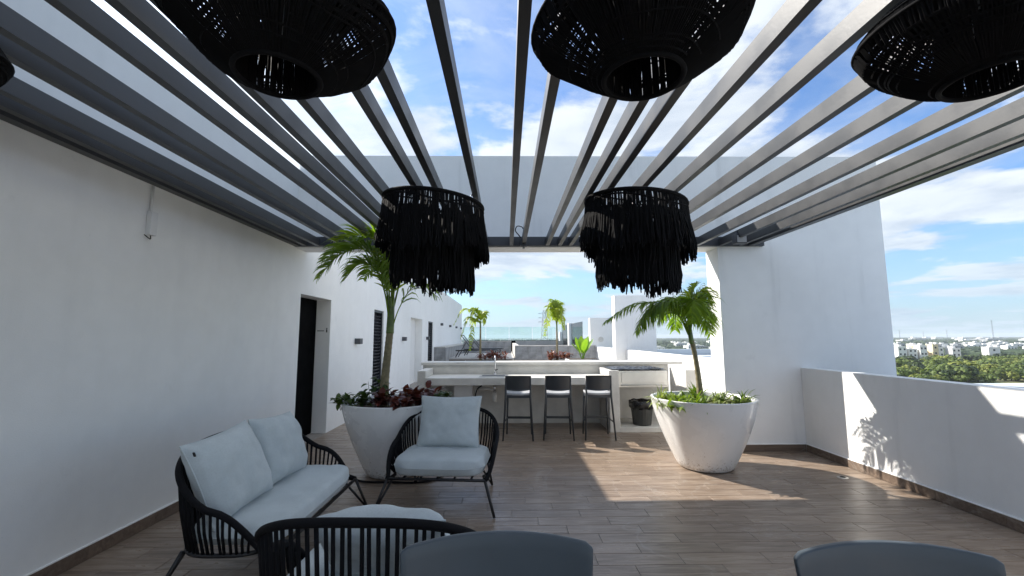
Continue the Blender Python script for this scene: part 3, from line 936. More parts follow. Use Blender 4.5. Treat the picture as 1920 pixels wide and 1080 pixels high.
# ------------------------------------------------------------------ bar
bar = thing('bar_counter', 'pale cement outdoor bar with sink counter and raised back ledge', 'bar counter', (0, 7.4, 0))
def bb(name, x0, x1, y0, y1, z0, z1, mat='counter'):
    return bevel(MB().box(x0, x1, y0 - 7.4, y1 - 7.4, z0, z1).build(name, mat, bar), 0.006, 2)
bb('back_wall', -1.53, 3.0, 8.22, 8.60, 0, 1.045)
bb('ledge', -1.56, 3.26, 8.18, 8.66, 1.047, 1.10)
bb('end_block', -1.47, -1.335, 7.42, 8.178, 0, 1.0)
bb('countertop', -1.333, 1.70, 7.40, 8.178, 0.765, 0.885)
bb('pillar', 1.702, 1.87, 7.38, 8.178, 0, 1.0)
bb('side_wall', 3.002, 3.17, 7.42, 8.178, 0, 1.0)
bb('plinth', 1.872, 3.0, 7.38, 8.22, 0, 0.08)
gr = thing('grill_cabinet', 'steel grill cabinet set between the bar pillars above the bin', 'grill', (2.28, 7.42, 0.72))
bevel(MB().box(-0.405, 0.41, 0.0, 0.74, 0.0, 0.27).build('cabinet', 'steel', gr), 0.004)
bevel(MB().box(-0.36, 0.365, -0.012, -0.001, 0.075, 0.245).build('front_panel', 'steel', gr), 0.003)
MB().tube([(-0.37, -0.035, 0.035), (0.375, -0.035, 0.035)], 0.011, 8).box(-0.36, -0.34, -0.034, -0.001, 0.028, 0.042).box(0.345, 0.365, -0.034, -0.001, 0.028, 0.042).build('handle', 'steel', gr, False)
# crumpled black cover lying on the grill
cvm = MB()
def cover_fn(u, v):
    x = lerp(-0.52, 0.40, u); y = lerp(0.02, 0.66, v)
    e = min(u, 1 - u, v, 1 - v)
    z = 0.012 + 0.045 * min(1, e * 6) * (0.5 + 0.5 * mnoise.noise(Vector((x * 6, y * 6, 2)))) + 0.02 * abs(mnoise.noise(Vector((x * 18, y * 18, 5))))
    return (x, y, z)
cvm.grid(cover_fn, 44, 26)
co = cvm.build('grill_cover', 'bag', None, True, (2.28, 7.42, 0.995))
tag(co, 'crumpled black grill cover lying on top of the steel grill', 'cover')
sol = co.modifiers.new('t', 'SOLIDIFY'); sol.thickness = 0.004

# sink, faucet, plumbing, box
snk = thing('sink', 'steel drop-in sink in the bar counter', 'sink', (-0.22, 7.72, 0.886))
sm = MB()
for (a, b_, c, d) in ((-0.24, 0.24, -0.2, -0.15), (-0.24, 0.24, 0.15, 0.2), (-0.24, -0.2, -0.15, 0.15), (0.2, 0.24, -0.15, 0.15)):
    sm.box(a, b_, c, d, 0.0, 0.012)
sm.build('rim', 'steel', snk)
MB().box(-0.199, 0.199, -0.149, 0.149, 0.0005, 0.003).build('basin', 'jbox', snk)
fc = thing('faucet', 'tall chrome gooseneck faucet behind the sink', 'faucet', (-0.20, 8.04, 0.886))
MB().tube([(0, 0, 0), (0, 0, 0.02)], 0.028, 14).build('base', 'chrome', fc, True)
MB().tube([(0, 0, 0.02)] + catmull([(0, 0, 0.12), (0, 0, 0.28), (0, -0.05, 0.335), (0, -0.12, 0.31), (0, -0.13, 0.25)], 18), 0.012, 10).build('spout', 'chrome', fc, True)
MB().tube([(0.0, 0, 0.07), (0.05, -0.03, 0.10)], 0.007, 8).build('handle', 'blackmetal', fc, True)
pl = thing('drain_pipe', 'white drain trap with black hose under the sink', 'pipe', (-0.20, 7.80, 0.44))
MB().tube([(0, 0, 0.32), (0, 0, 0.16)], 0.022, 12).build('tailpiece', 'chrome', pl, True)
MB().tube([(0, 0, 0.16), (0, 0, 0.0)], 0.038, 14).build('trap', 'pvc', pl, True)
MB().tube(catmull([(0, 0, 0.2), (-0.12, 0.02, 0.22), (-0.25, 0.06, 0.20), (-0.3, 0.3, 0.2)], 12), 0.018, 8).build('pipe', 'pvc', pl, True)
MB().tube(catmull([(-0.22, 0.0, 0.28), (-0.30, 0.0, 0.22), (-0.34, 0, 0.08), (-0.36, 0.05, -0.1), (-0.36, 0.15, -0.44)], 16), 0.010, 8).build('hose', 'rope', pl, True)
bx = thing('water_heater_box', 'white boxy cabinet hung under the left part of the counter', 'cabinet', (-0.74, 7.95, 0.0))
bevel(MB().box(-0.17, 0.15, -0.12, 0.14, 0.30, 0.75).build('casing', 'conduit', bx), 0.01)
MB().box(-0.17, 0.15, 0.0, 0.14, 0.0, 0.298).build('support', 'counter', bx)

# bin
bn_ = thing('rubbish_bin', 'ribbed charcoal rubbish bin with black liner under the grill', 'bin', (2.30, 7.62, 0.08))
def ribs(r, z, a):
    return r * (1 + 0.012 * (1 if math.sin(a * 24) > 0 else -1)), z
MB().lathe([(0.0, 0.003), (0.145, 0.003), (0.150, 0.02), (0.185, 0.33), (0.185, 0.335)], 96, wob=ribs).build('body', 'bin', bn_, True)
def crump(r, z, a):
    return r * (1 + 0.02 * math.sin(9 * a) + 0.012 * math.sin(23 * a + z * 40)), z + 0.008 * math.sin(7 * a + r * 30)
MB().lathe([(0.190, 0.27), (0.205, 0.29), (0.208, 0.36), (0.20, 0.40), (0.185, 0.405), (0.165, 0.38), (0.14, 0.25)], 72, wob=crump).build('liner', 'bag', bn_, True)


# bar stools
def bar_stool(loc, rz, label):
    """faces +y (towards the bar); back at -y"""
    t = thing('bar_stool', label, 'bar stool', loc, rz, 'grey bar stools at the counter')
    def back(th):
        def fn(u, v):
            s = 2 * u - 1
            return (s * 0.198, -0.185 - lerp(0.0, 0.03, v) + 0.045 * s * s + th, lerp(0.752, 0.965, v) - 0.006 * s * s + 0.022 * (s * s - 1) * (1 - v))
        return fn
    m = MB(); m.grid(back(0), 16, 8); k = len(m.f); m.grid(back(-0.016), 16, 8); m.f[k:] = [tuple(reversed(f)) for f in m.f[k:]]
    o1 = 17 * 9
    for i in range(16):
        a = 8 * 17 + i; m.f.append((a + 1, a, o1 + a, o1 + a + 1)); m.f.append((i, i + 1, o1 + i + 1, o1 + i))
    for j in range(8):
        a = j * 17; m.f.append((a + 17, a, o1 + a, o1 + a + 17)); a += 16; m.f.append((a, a + 17, o1 + a + 17, o1 + a))
    m.build('backrest', 'stoolplastic', t, True)
    s_ = MB()
    def seat(dz, k):
        def fn(u, v):
            s = 2 * u - 1
            return (s * k * 0.195, lerp(-0.19, 0.19, v) * k + 0.02 * s * s * (1 - v), 0.685 + 0.018 * (s * s - 1) * (0.4 + 0.6 * math.sin(math.pi * v)) + 0.018 + dz)
        return fn
    s_.grid(seat(0, 0.985), 14, 12)
    k = len(s_.f); s_.grid(seat(-0.032, 1.0), 14, 12); s_.f[k:] = [tuple(reversed(f)) for f in s_.f[k:]]
    n1_, o1 = 15, 15 * 13
    for i in range(14):
        s_.f.append((i + 1, i, o1 + i, o1 + i + 1)); a = 12 * 15 + i; s_.f.append((a, a + 1, o1 + a + 1, o1 + a))
    for j in range(12):
        a = j * 15; s_.f.append((a, a + 15, o1 + a + 15, o1 + a)); a += 14; s_.f.append((a + 15, a, o1 + a, o1 + a + 15))
    s_.build('seat', 'seatplastic', t, True)
    MB().box(-0.18, 0.18, -0.185, -0.168, 0.625, 0.668).box(-0.18, 0.18, 0.155, 0.175, 0.625, 0.668).box(-0.19, -0.172, -0.165, 0.152, 0.625, 0.668).box(0.172, 0.19, -0.165, 0.152, 0.625, 0.668).build('seat_rail', 'stoolplastic', t)
    for sx in (-1, 1):
        MB().tube([(sx * 0.193, -0.165, 0.955), (sx * 0.192, -0.165, 0.74), (sx * 0.188, -0.175, 0.66), (sx * 0.228, -0.25, 0.0)], [0.010, 0.014, 0.017, 0.012], 8).build('leg', 'stoolplastic', t, True)
        MB().tube([(sx * 0.18, 0.165, 0.665), (sx * 0.20, 0.225, 0.0)], [0.017, 0.012], 8).build('leg', 'stoolplastic', t, True)
    MB().box(-0.187, 0.187, 0.188, 0.212, 0.25, 0.285).build('footrest', 'stoolplastic', t)
    for sx in (-1, 1):
        MB().tube([(sx * 0.194, 0.19, 0.265), (sx * 0.212, -0.21, 0.265)], 0.010, 6).build('side_rail', 'stoolplastic', t, True)
    return t


bs = bar_stool((0.195, 7.08, 0), R(-4), 'grey bar stool nearest the sink, left of the three')
copy_tree(bs, (0.815, 7.08, 0), R(-5), 'middle grey bar stool of the three at the counter')
copy_tree(bs, (1.435, 7.08, 0), R(-2), 'grey bar stool beside the grill pillar, right of the three')


# ------------------------------------------------------------------ planters
def planter(loc, label):
    t = thing('planter', label, 'planter', loc, 0, 'round white planters on the terrace')
    t.scale = (0.96, 0.96, 1)
    H = 0.82
    prof = [(0.0, 0.004), (0.30, 0.004), (0.325, 0.02)]
    for k in range(1, 15):
        s = k / 14
        prof.append((0.328 + 0.302 * (1 - (1 - s) ** 1.4), 0.02 + (H - 0.03) * s))
    prof += [(0.632, H - 0.004), (0.626, H), (0.600, H), (0.592, H - 0.006), (0.585, H - 0.10), (0.58, H - 0.13)]
    MB().lathe(prof, 72).build('pot', 'gloss', t, True)
    so = MB()
    def sfn(u, v):
        r = 0.584 * u; a = 2 * math.pi * v
        return (r * math.cos(a), r * math.sin(a), H - 0.075 + 0.018 * mnoise.noise(Vector((r * math.cos(a) * 7, r * math.sin(a) * 7, 1))))
    so.grid(sfn, 14, 48).build('soil', 'soil', t, True)
    return t


P1 = (-1.30, 5.33); P2 = (2.40, 5.47)
planter((P1[0], P1[1], 0), 'large round white planter behind the armchair on the left')
planter((P2[0], P2[1], 0), 'large round white planter standing in the sun on the right')
tag(MB().tube(catmull([(P1[0] - 0.42, P1[1] - 0.20, 0.012), (P1[0] - 0.25, P1[1] - 0.36, 0.012), (P1[0] + 0.1, P1[1] - 0.40, 0.012), (P1[0] + 0.45, P1[1] - 0.38, 0.012), (P1[0] + 0.62, P1[1] - 0.1, 0.012)], 24), 0.011, 8).build('hose', 'rope', None, True), 'black irrigation hose on the floor around the left planter', 'hose')


# ------------------------------------------------------------------ palms
def frond(parent, pts, ll, nl, mat, seed, droop=0.5, r0=0.014, vee=0.5, start=0.25, lw_=0.016, side_up=None):
    rng = random.Random(seed)
    path = catmull(pts, 44)
    mb = MB()
    mb.tube(path, [lerp(r0, 0.0025, k / 44) for k in range(45)], 6)
    b_ = len(mb.f)
    for k in range(nl):
        s = start + (1 - start) * (k + 0.3 * rng.random()) / nl
        f = s * 44; i = min(int(f), 43); p = path[i].lerp(path[i + 1], f - i)
        tan = (path[min(i + 2, 44)] - path[max(i - 1, 0)]).normalized()
        sd = tan.cross(Vector((0, 0, 1)))
        if sd.length < 0.15: sd = tan.cross(Vector((0.3, -1, 0)))
        sd.normalize(); upd = sd.cross(tan).normalized()
        prof = math.sin(math.pi * min(1, 0.22 + 0.78 * ((s - start) / (1 - start))) ** 0.9) ** 0.7 if s < 0.999 else 0.3
        L = ll * max(0.28, prof) * rng.uniform(0.85, 1.12)
        for sgn in (-1, 1):
            if rng.random() < 0.05: continue
            d = (sd * sgn * rng.uniform(0.75, 1.0) + tan * rng.uniform(0.55, 0.95) + upd * rng.uniform(vee - 0.25, vee + 0.2)).normalized()
            q = p.copy(); pts_ = [q.copy()]; dd = d.copy()
            for st in range(4):
                q = q + dd * L / 4
                dd = (dd + Vector((rng.uniform(-.06, .06), rng.uniform(-.06, .06), -droop * (0.35 + 0.28 * st)))).normalized()
                pts_.append(q.copy())
            wv = (tan - d * tan.dot(d)).normalized()
            wv = (wv + Vector((0, 0, rng.uniform(-0.4, 0.4)))).normalized()
            wid = lw_ * rng.uniform(0.8, 1.2)
            mb.strip(pts_, [wv] * 5, [wid * 0.45, wid, wid * 0.9, wid * 0.55, 0.0008])
    return mb.build('frond', mat, parent, False)


def palm(label, base, trunk_pts, rads, shaft_pts, srads, fronds, ll, name='palm_tree', lw_=0.016, group=None):
    t = thing(name, label, 'palm tree', base, 0, group)
    tk = catmull(trunk_pts, 40)
    rr = []
    for k in range(41):
        s = k / 40 * (len(rads) - 1); i = min(int(s), len(rads) - 2)
        rr.append(lerp(rads[i], rads[i + 1], s - i) * (1.05 if k % 3 == 0 else 0.99))
    MB().tube(tk, rr, 12).build('trunk', 'trunk', t, True)
    sk_ = catmull(shaft_pts, 16)
    MB().tube(sk_, [lerp(srads[0], srads[1], (k / 16)) for k in range(17)], 12).build('crownshaft', 'crownshaft', t, True)
    for i, (pts, kw) in enumerate(fronds):
        frond(t, pts, kw.get('ll', ll), kw.get('n', 34), kw.get('mat', 'palm'), kw.get('seed', i * 7 + 3), kw.get('droop', 0.5), kw.get('r0', 0.012), kw.get('vee', 0.4), kw.get('start', 0.25), kw.get('lw', lw_))
    return t


S1 = 0.745
palm('young palm with wide drooping fronds growing from the left white planter', (P1[0] - 0.15, P1[1], S1),
     [(0, 0, -0.05), (0.01, 0, 0.3), (0.035, 0, 0.62), (0.055, 0, 0.88)], [0.075, 0.05, 0.044, 0.042],
     [(0.055, 0, 0.86), (0.06, 0, 1.05), (0.06, 0, 1.30)], [0.048, 0.040],
     [([(0.05, 0, 1.0), (-0.03, 0.0, 1.50), (-0.25, -0.04, 1.86), (-0.55, -0.08, 1.80), (-0.80, -0.1, 1.50)], dict(n=55, ll=0.44, droop=0.5, seed=5, lw=0.0129)),
      ([(0.05, 0.02, 1.05), (-0.06, 0.05, 1.6), (-0.3, 0.14, 1.94), (-0.62, 0.22, 1.96), (-0.90, 0.25, 1.78)], dict(n=52, ll=0.42, droop=0.55, seed=6, lw=0.0129)),
      ([(0.06, 0, 1.1), (0.04, 0.02, 1.6), (-0.14, 0.06, 1.98), (-0.42, 0.08, 2.08), (-0.68, 0.05, 2.0)], dict(n=47, ll=0.38, mat='palmyellow', droop=0.4, seed=8, lw=0.0122)),
      ([(0.07, 0, 1.05), (0.08, 0.0, 1.55), (0.02, -0.05, 1.86), (-0.12, -0.16, 2.0), (-0.3, -0.3, 1.92)], dict(n=42, ll=0.42, droop=0.5, seed=9, lw=0.0136)),
      ([(0.07, -0.01, 1.05), (0.12, -0.05, 1.5), (0.22, -0.12, 1.75), (0.40, -0.22, 1.80), (0.55, -0.35, 1.62)], dict(n=42, ll=0.42, droop=0.55, seed=11, lw=0.0136)),
      ([(0.07, 0.02, 1.1), (0.16, 0.1, 1.55), (0.32, 0.25, 1.85), (0.55, 0.4, 1.85), (0.75, 0.5, 1.6)], dict(n=37, ll=0.40, droop=0.5, seed=12, lw=0.0129)),
      ([(0.05, -0.02, 1.0), (0.0, -0.08, 1.35), (-0.10, -0.16, 1.62), (-0.26, -0.24, 1.66), (-0.42, -0.3, 1.45)], dict(n=37, ll=0.42, droop=0.6, seed=13, lw=0.0136)),
      ([(0.06, 0.0, 1.05), (0.06, 0.02, 1.45), (0.05, 0.02, 1.8), (0.0, 0.0, 2.02)], dict(n=32, ll=0.30, droop=0.2, seed=14, mat='palmyellow', vee=0.5)),
      ([(0.075, 0, 0.90), (0.16, -0.02, 1.15), (0.30, -0.05, 1.38), (0.46, -0.08, 1.44), (0.64, -0.10, 1.28)], dict(n=12, ll=0.42, droop=0.75, vee=0.0, seed=15, start=0.3, r0=0.008, lw=0.0150)),
      ([(0.05, 0.0, 1.06), (0.0, 0.10, 1.42), (-0.10, 0.28, 1.70), (-0.3, 0.5, 1.78), (-0.5, 0.65, 1.6)], dict(n=37, ll=0.40, droop=0.5, seed=17, lw=0.0136))],
     0.36)

palm('young palm leaning left in the right white planter with fronds blown sideways', (P2[0] - 0.02, P2[1], S1),
     [(0, 0, -0.05), (-0.01, 0, 0.25), (-0.04, 0, 0.55), (-0.075, 0, 0.76)], [0.044, 0.034, 0.029, 0.028],
     [(-0.075, 0, 0.72), (-0.09, 0, 0.84), (-0.10, 0, 0.95)], [0.030, 0.026],
     [([(-0.11, 0, 0.83), (-0.24, -0.03, 1.08), (-0.44, -0.06, 1.20), (-0.66, -0.08, 1.10), (-0.80, -0.1, 0.86)], dict(n=46, ll=0.40, droop=0.85, vee=-0.1, seed=32, lw=0.012)),
      ([(-0.09, 0, 0.80), (-0.20, 0, 1.04), (-0.46, -0.02, 1.22), (-0.82, -0.04, 1.20), (-1.18, -0.06, 0.98)], dict(n=57, ll=0.33, droop=0.7, vee=0.0, seed=21, start=0.28)),
      ([(-0.1, 0, 0.85), (-0.20, -0.05, 1.10), (-0.38, -0.10, 1.24), (-0.58, -0.13, 1.16), (-0.72, -0.15, 0.95)], dict(n=47, ll=0.38, droop=0.8, vee=-0.1, seed=22)),
      ([(-0.1, 0, 0.85), (-0.12, 0.02, 1.12), (-0.24, 0.05, 1.28), (-0.38, 0.08, 1.20), (-0.46, 0.10, 0.98)], dict(n=45, ll=0.40, droop=0.85, vee=-0.1, seed=23)),
      ([(-0.1, 0, 0.88), (-0.06, -0.02, 1.15), (0.0, -0.04, 1.33), (0.09, -0.06, 1.36), (0.17, -0.08, 1.20)], dict(n=40, ll=0.36, droop=0.65, vee=0.1, seed=24, mat='palmyellow')),
      ([(-0.1, 0.02, 0.86), (-0.08, 0.10, 1.14), (-0.10, 0.25, 1.30), (-0.18, 0.42, 1.26), (-0.26, 0.56, 1.02)], dict(n=42, ll=0.38, droop=0.8, vee=-0.1, seed=25)),
      ([(-0.1, -0.02, 0.86), (-0.07, -0.08, 1.10), (-0.08, -0.15, 1.24), (-0.14, -0.24, 1.20), (-0.2, -0.3, 0.98)], dict(n=40, ll=0.40, droop=0.85, vee=-0.1, seed=26)),
      ([(-0.1, 0.0, 0.88), (-0.02, 0.10, 1.15), (0.08, 0.24, 1.34), (0.20, 0.40, 1.36), (0.32, 0.52, 1.18)], dict(n=42, ll=0.36, droop=0.6, vee=0.1, seed=27)),
      ([(-0.1, 0.0, 0.85), (-0.04, 0.08, 1.05), (0.06, 0.18, 1.18), (0.2, 0.28, 1.10), (0.3, 0.34, 0.90)], dict(n=37, ll=0.36, droop=0.8, vee=0.0, seed=28)),
      ([(-0.1, 0.0, 0.86), (-0.02, 0.14, 1.10), (0.14, 0.36, 1.22), (0.34, 0.56, 1.10), (0.48, 0.68, 0.82)], dict(n=44, ll=0.40, droop=0.6, vee=0.05, seed=30, lw=0.012)),
      ([(-0.1, 0.0, 0.86), (-0.06, 0.16, 1.16), (-0.02, 0.42, 1.30), (0.02, 0.68, 1.18), (0.05, 0.86, 0.90)], dict(n=44, ll=0.40, droop=0.6, vee=0.05, seed=31, lw=0.012)),
      ([(-0.1, 0.0, 0.85), (-0.10, 0.0, 1.12), (-0.05, -0.02, 1.34), (0.02, -0.02, 1.48)], dict(n=30, ll=0.24, droop=0.3, vee=0.4, seed=29, mat='palmyellow'))],
     0.3, lw_=0.0115)


# ------------------------------------------------------------------ small plants
def leaf_strip(mb, base, az, elev, L, wd, curve, rng, segs=4, shape='lance'):
    d = Vector((math.cos(az) * math.cos(elev), math.sin(az) * math.cos(elev), math.sin(elev)))
    p = Vector(base); pts = [p.copy()]
    for s in range(segs):
        p = p + d * (L / segs); pts.append(p.copy())
        d = (d + Vector((0, 0, -curve))).normalized()
    side = Vector((-math.sin(az), math.cos(az), rng.uniform(-0.3, 0.3))).normalized()
    prof = {'lance': [0.35, 0.9, 1.0, 0.65, 0.02], 'paddle': [0.12, 0.75, 1.0, 0.85, 0.05], 'grass': [0.7, 1.0, 0.85, 0.5, 0.03]}[shape]
    mb.strip(pts, [side] * (segs + 1), [wd * k for k in prof])


def leaf_plant(name, label, cat, loc, mat, n, L, wd, seed, spread=0.1, shape='lance', elev=(0.3, 1.3), curve=0.3, stems=0, group=None):
    rng = random.Random(seed)
    t = thing(name, label, cat, loc, 0, group)
    st = MB(); mb = MB()
    for k in range(n):
        az = rng.uniform(0, 2 * math.pi)
        if stems:
            si = k % stems
            r2 = random.Random(seed * 100 + si); sa = r2.uniform(0, 6.28); sr_ = spread * math.sqrt(r2.random()); lean = r2.uniform(0.0, 0.5); hh = r2.uniform(0.5, 1.0) * L * 1.6
            s = rng.uniform(0.35, 1.0)
            b0 = Vector((sr_ * math.cos(sa), sr_ * math.sin(sa), 0))
            p = b0 + Vector((math.cos(sa) * lean * hh * s, math.sin(sa) * lean * hh * s, hh * s))
            if k < stems: st.tube([b0, b0 + Vector((math.cos(sa) * lean * hh, math.sin(sa) * lean * hh, hh))], [0.004, 0.002], 5)
        else:
            rr_ = spread * math.sqrt(rng.random()); q = rng.uniform(0, 6.28)
            p = Vector((rr_ * math.cos(q), rr_ * math.sin(q), 0))
        leaf_strip(mb, p, az, rng.uniform(*elev), L * rng.uniform(0.6, 1.15), wd * rng.uniform(0.8, 1.2), curve * rng.uniform(0.6, 1.4), rng, 4, shape)
    mb.build('foliage', mat, t)
    if stems: st.build('stem', 'bark', t)
    return t


zs = S1 + 0.0
leaf_plant('croton_plant', 'bushy dark red leaved plant at the foot of the left palm trunk', 'plant', (P1[0] + 0.08, P1[1] - 0.30, zs), 'redleaf', 190, 0.13, 0.032, 31, 0.24, stems=16, elev=(-0.1, 1.1), curve=0.25)
leaf_plant('croton_plant', 'dark red leaved plant at the right side of the left planter', 'plant', (P1[0] + 0.32, P1[1] - 0.08, zs), 'redleaf', 120, 0.14, 0.032, 32, 0.16, stems=12, elev=(-0.1, 1.1), curve=0.25)
leaf_plant('leafy_plant', 'dark green leafy plant spilling over the left rim of the left planter', 'plant', (P1[0] - 0.38, P1[1] - 0.26, zs), 'greenleaf', 150, 0.12, 0.024, 33, 0.20, stems=12, elev=(-0.2, 1.0), curve=0.3)
leaf_plant('leafy_plant', 'small green leafy plant at the right rim of the left planter', 'plant', (P1[0] + 0.48, P1[1] - 0.16, zs), 'greenleaf', 110, 0.12, 0.022, 34, 0.12, stems=8, elev=(-0.2, 1.0), curve=0.3)
leaf_plant('twiggy_plant', 'tall thin dark twig with few leaves left of the palm trunk', 'plant', (P1[0] - 0.22, P1[1] - 0.1, zs), 'greenleaf', 30, 0.11, 0.028, 35, 0.10, stems=5, elev=(-0.3, 0.8), curve=0.3).scale = (1, 1, 1.9)
sp_lab = ['variegated spider plant at the left rim of the right planter', 'lime green clump nearest the front left rim of the right planter',
          'lime green clump behind the left side of the right planter', 'variegated spider plant just right of the right palm trunk',
          'thin dark bladed plant at the far right rim of the right planter', 'small bladed plant between the palm trunk and right rim',
          'low green plant at the back rim of the right planter', 'low green sprout in front of the right palm trunk']
sp_pos = [(-0.50, -0.05, 'paleleaf'), (-0.40, -0.26, 'limeleaf'), (-0.28, -0.02, 'limeleaf'), (0.13, -0.16, 'paleleaf'), (0.42, -0.20, 'greenleaf'), (0.30, -0.26, 'paleleaf'), (0.10, 0.38, 'limeleaf'), (-0.18, -0.34, 'limeleaf')]
for i, ((dx, dy, mt), lab) in enumerate(zip(sp_pos, sp_lab)):
    leaf_plant('spider_plant', lab, 'plant', (P2[0] + dx, P2[1] + dy, zs), mt, (90, 150, 170, 80, 40, 56, 90, 60)[i], 0.24 if i not in (1, 2) else 0.17, 0.014 if i not in (1, 2) else 0.024, 40 + i, 0.07 if i not in (1, 2) else 0.13, 'grass', (0.35, 1.4), 0.42, group='small plants in the right planter')

# ------------------------------------------------------------------ pool deck behind the bar
DZ = 0.66
deck = MB().box(XL, 0.35, 19.6, 29.6, 0.0, DZ)
tag(deck.build('pool_deck', 'deckstone'), kind='structure')
tag(MB().box(XL + 0.47, 0.28, 19.52, 19.598, 0.0, DZ - 0.06).build('step', 'riser'), kind='structure')


def tiled_block(name, label, x0, x1, y0, y1, z0, z1, nx, nz, faces=('front',), ny=0):
    t = thing(name, label, 'wall', ((x0 + x1) / 2, y0, z0))
    cx = (x0 + x1) / 2
    MB().box(x0 - cx, x1 - cx, 0.02, y1 - y0, 0, z1 - z0 - 0.02).build('core', 'grout', t)
    MB().box(x0 - cx - 0.01, x1 - cx + 0.01, -0.004, y1 - y0, z1 - z0 - 0.018, z1 - z0 + 0.02).build('coping', 'deckstone', t)
    g = 0.008
    tw, th = (x1 - x0) / nx, (z1 - z0 - 0.02) / nz
    fm_ = MB().box(g / 2, tw - g / 2, 0, 0.019, g / 2, th - g / 2).mesh('stone_tile', 'stone')
    for i in range(nx):
        for k in range(nz):
            link('stone_tile', fm_, t, (x0 - cx + i * tw, 0, k * th))
    if ny:
        tl = (y1 - y0) / ny
        sm_ = MB().box(0, 0.019, g / 2, tl - g / 2, g / 2, th - g / 2).mesh('stone_tile', 'stone')
        for i in range(ny):
            for k in range(nz):
                link('stone_tile', sm_, t, (x1 - cx + 0.001, 0.02 + i * tl * 0.995, k * th))
    return t


tiled_block('stone_bench', 'grey stone clad ledge along the foot of the far white wall', XL + 0.001, XL + 0.46, 18.3, 29.5, 0, 1.15, 1, 2, ny=12)
tiled_block('pool_wall', 'grey stone tiled wall of the raised pool', 0.40, 4.05, 20.0, 20.4, 0, 1.17, 6, 2)
tiled_block('stone_wall', 'low grey stone wall behind the sun loungers', XL + 0.48, 0.30, 26.0, 26.3, DZ, 1.32, 6, 1)
pool = MB().box(0.40, 0.60, 20.42, 29, 0, 1.19).box(0.62, 4.0, 28.6, 29.0, 0, 1.33)
tag(pool.build('pool_edge', 'deckstone'), 'pale raised rim of the rooftop pool', 'pool')
tag(MB().box(0.61, 4.0, 20.42, 28.58, 0.4, 1.06).build('pool_water', 'window'), kind='structure')
tag(MB().box(-1.9, 3.3, 29.02, 29.2, 0.0, 1.36).build('infinity_edge', 'dark'), 'long black edge strip at the far end of the pool deck', 'wall')
# glass railing panels with posts
rail_ = thing('glass_railing', 'tall greenish glass railing at the far end of the pool deck', 'railing', (0, 29.4, 0))
for k in range(4):
    x0 = -2.9 + k * 1.55
    MB().box(x0 + 0.02, x0 + 1.53, 0, 0.012, 0.8, 2.25).build('pane', 'glass', rail_)
rail2 = thing('glass_railing', 'side glass panels between white posts right of the pool', 'railing', (3.55, 20.5, 0))
MB().box(0.10, 0.112, 5.0, 8.6, 0.8, 2.3).build('pane', 'glass', rail2)
MB().box(0.10, 0.112, 0.6, 4.4, 0.8, 2.3).build('pane', 'glass', rail2)
for yy, hh in ((4.45, 2.35), (8.65, 1.9)):
    bevel(MB().box(0.0, 0.45, yy, yy + 0.5, 0.0, hh).build('post', 'plaster', rail2), 0.01)

# far white piers on the right
tag(MB().box(3.74, 5.15, 15.1, 15.5, -15, 2.98).build('white_pier', 'plaster3'), 'tall white pier beyond the portal, left of the city view', 'wall')
pier2 = tag(MB().box(3.82, 5.3, 20.05, 20.4, -15, 2.42).build('white_pier', 'plaster3'), 'shorter white pier behind the tall one with a round plate', 'wall')
tag(MB().box(XR, XR + 0.17, 15.502, 20.04, -15, 1.12).build('parapet_wall', 'plaster3'), 'short sunlit parapet between the two far white piers', 'wall')
MB().lathe([(0.0, 0.0), (0.12, 0.0), (0.12, 0.02), (0, 0.02)], 20).build('round_plate', 'counter', pier2).matrix_local = Matrix.Translation((4.30, 20.04, 1.45)) @ Matrix.Rotation(R(90), 4, 'X')


# loungers
def lounger(loc, rz, label):
    """long axis local x, head at -x"""
    t = thing('sun_lounger', label, 'sun lounger', loc, rz, 'black sun loungers on the pool deck')
    f = MB()
    for sy in (-0.3, 0.3):
        f.tube([(-0.95, sy, 0.30), (0.95, sy, 0.34)], 0.022, 6)
    for x in (-0.95, -0.2, 0.4, 0.95): f.tube([(x, -0.3, 0.32), (x, 0.3, 0.32)], 0.018, 6)
    f.build('frame', 'blackmetal', t)
    MB().box(-0.2, 0.95, -0.28, 0.28, 0.345, 0.36).build('sling', 'sling', t)
    b = MB()
    for sy in (-0.3, 0.3): b.tube([(-0.2, sy, 0.36), (-0.72, sy, 1.0)], 0.02, 6)
    b.tube([(-0.72, -0.3, 1.0), (-0.72, 0.3, 1.0)], 0.02, 6)
    for k in range(9):
        s = (k + 0.5) / 9; b.box(-0.2 - 0.52 * s - 0.02, -0.2 - 0.52 * s + 0.02, -0.28, 0.28, 0.36 + 0.64 * s - 0.006, 0.36 + 0.64 * s + 0.006)
    b.build('backrest', 'sling', t)
    MB().tube([(-0.5, 0, 0.72), (-0.75, 0, 0.31)], 0.014, 6).build('brace', 'blackmetal', t)
    for x in (-0.78, 0.75):
        for sy in (-0.3, 0.3):
            MB().tube([(x, sy, 0.32), (x + (-0.18 if x < 0 else 0.13), sy, 0.0)], 0.022, 6).build('leg', 'blackmetal', t)
    return t


l0 = lounger((-1.30, 20.3, DZ), R(-6), 'black sun lounger nearest the step on the pool deck')
copy_tree(l0, (-1.10, 22.4, DZ), R(-6), 0 or 'black sun lounger farther back, half hidden by the near one')

# planter bed behind the bar with two small palms and red plants
bed = thing('planter_box', 'white planter trough behind the bar ledge', 'planter', (0.3, 13.9, 0.1))
MB().box(-1.6, 2.0, -0.30, 0.30, 0, 0.72).build('trough', 'plaster', bed)
MB().box(-1.55, 1.95, -0.26, 0.26, 0.721, 0.735).build('soil', 'soil', bed)


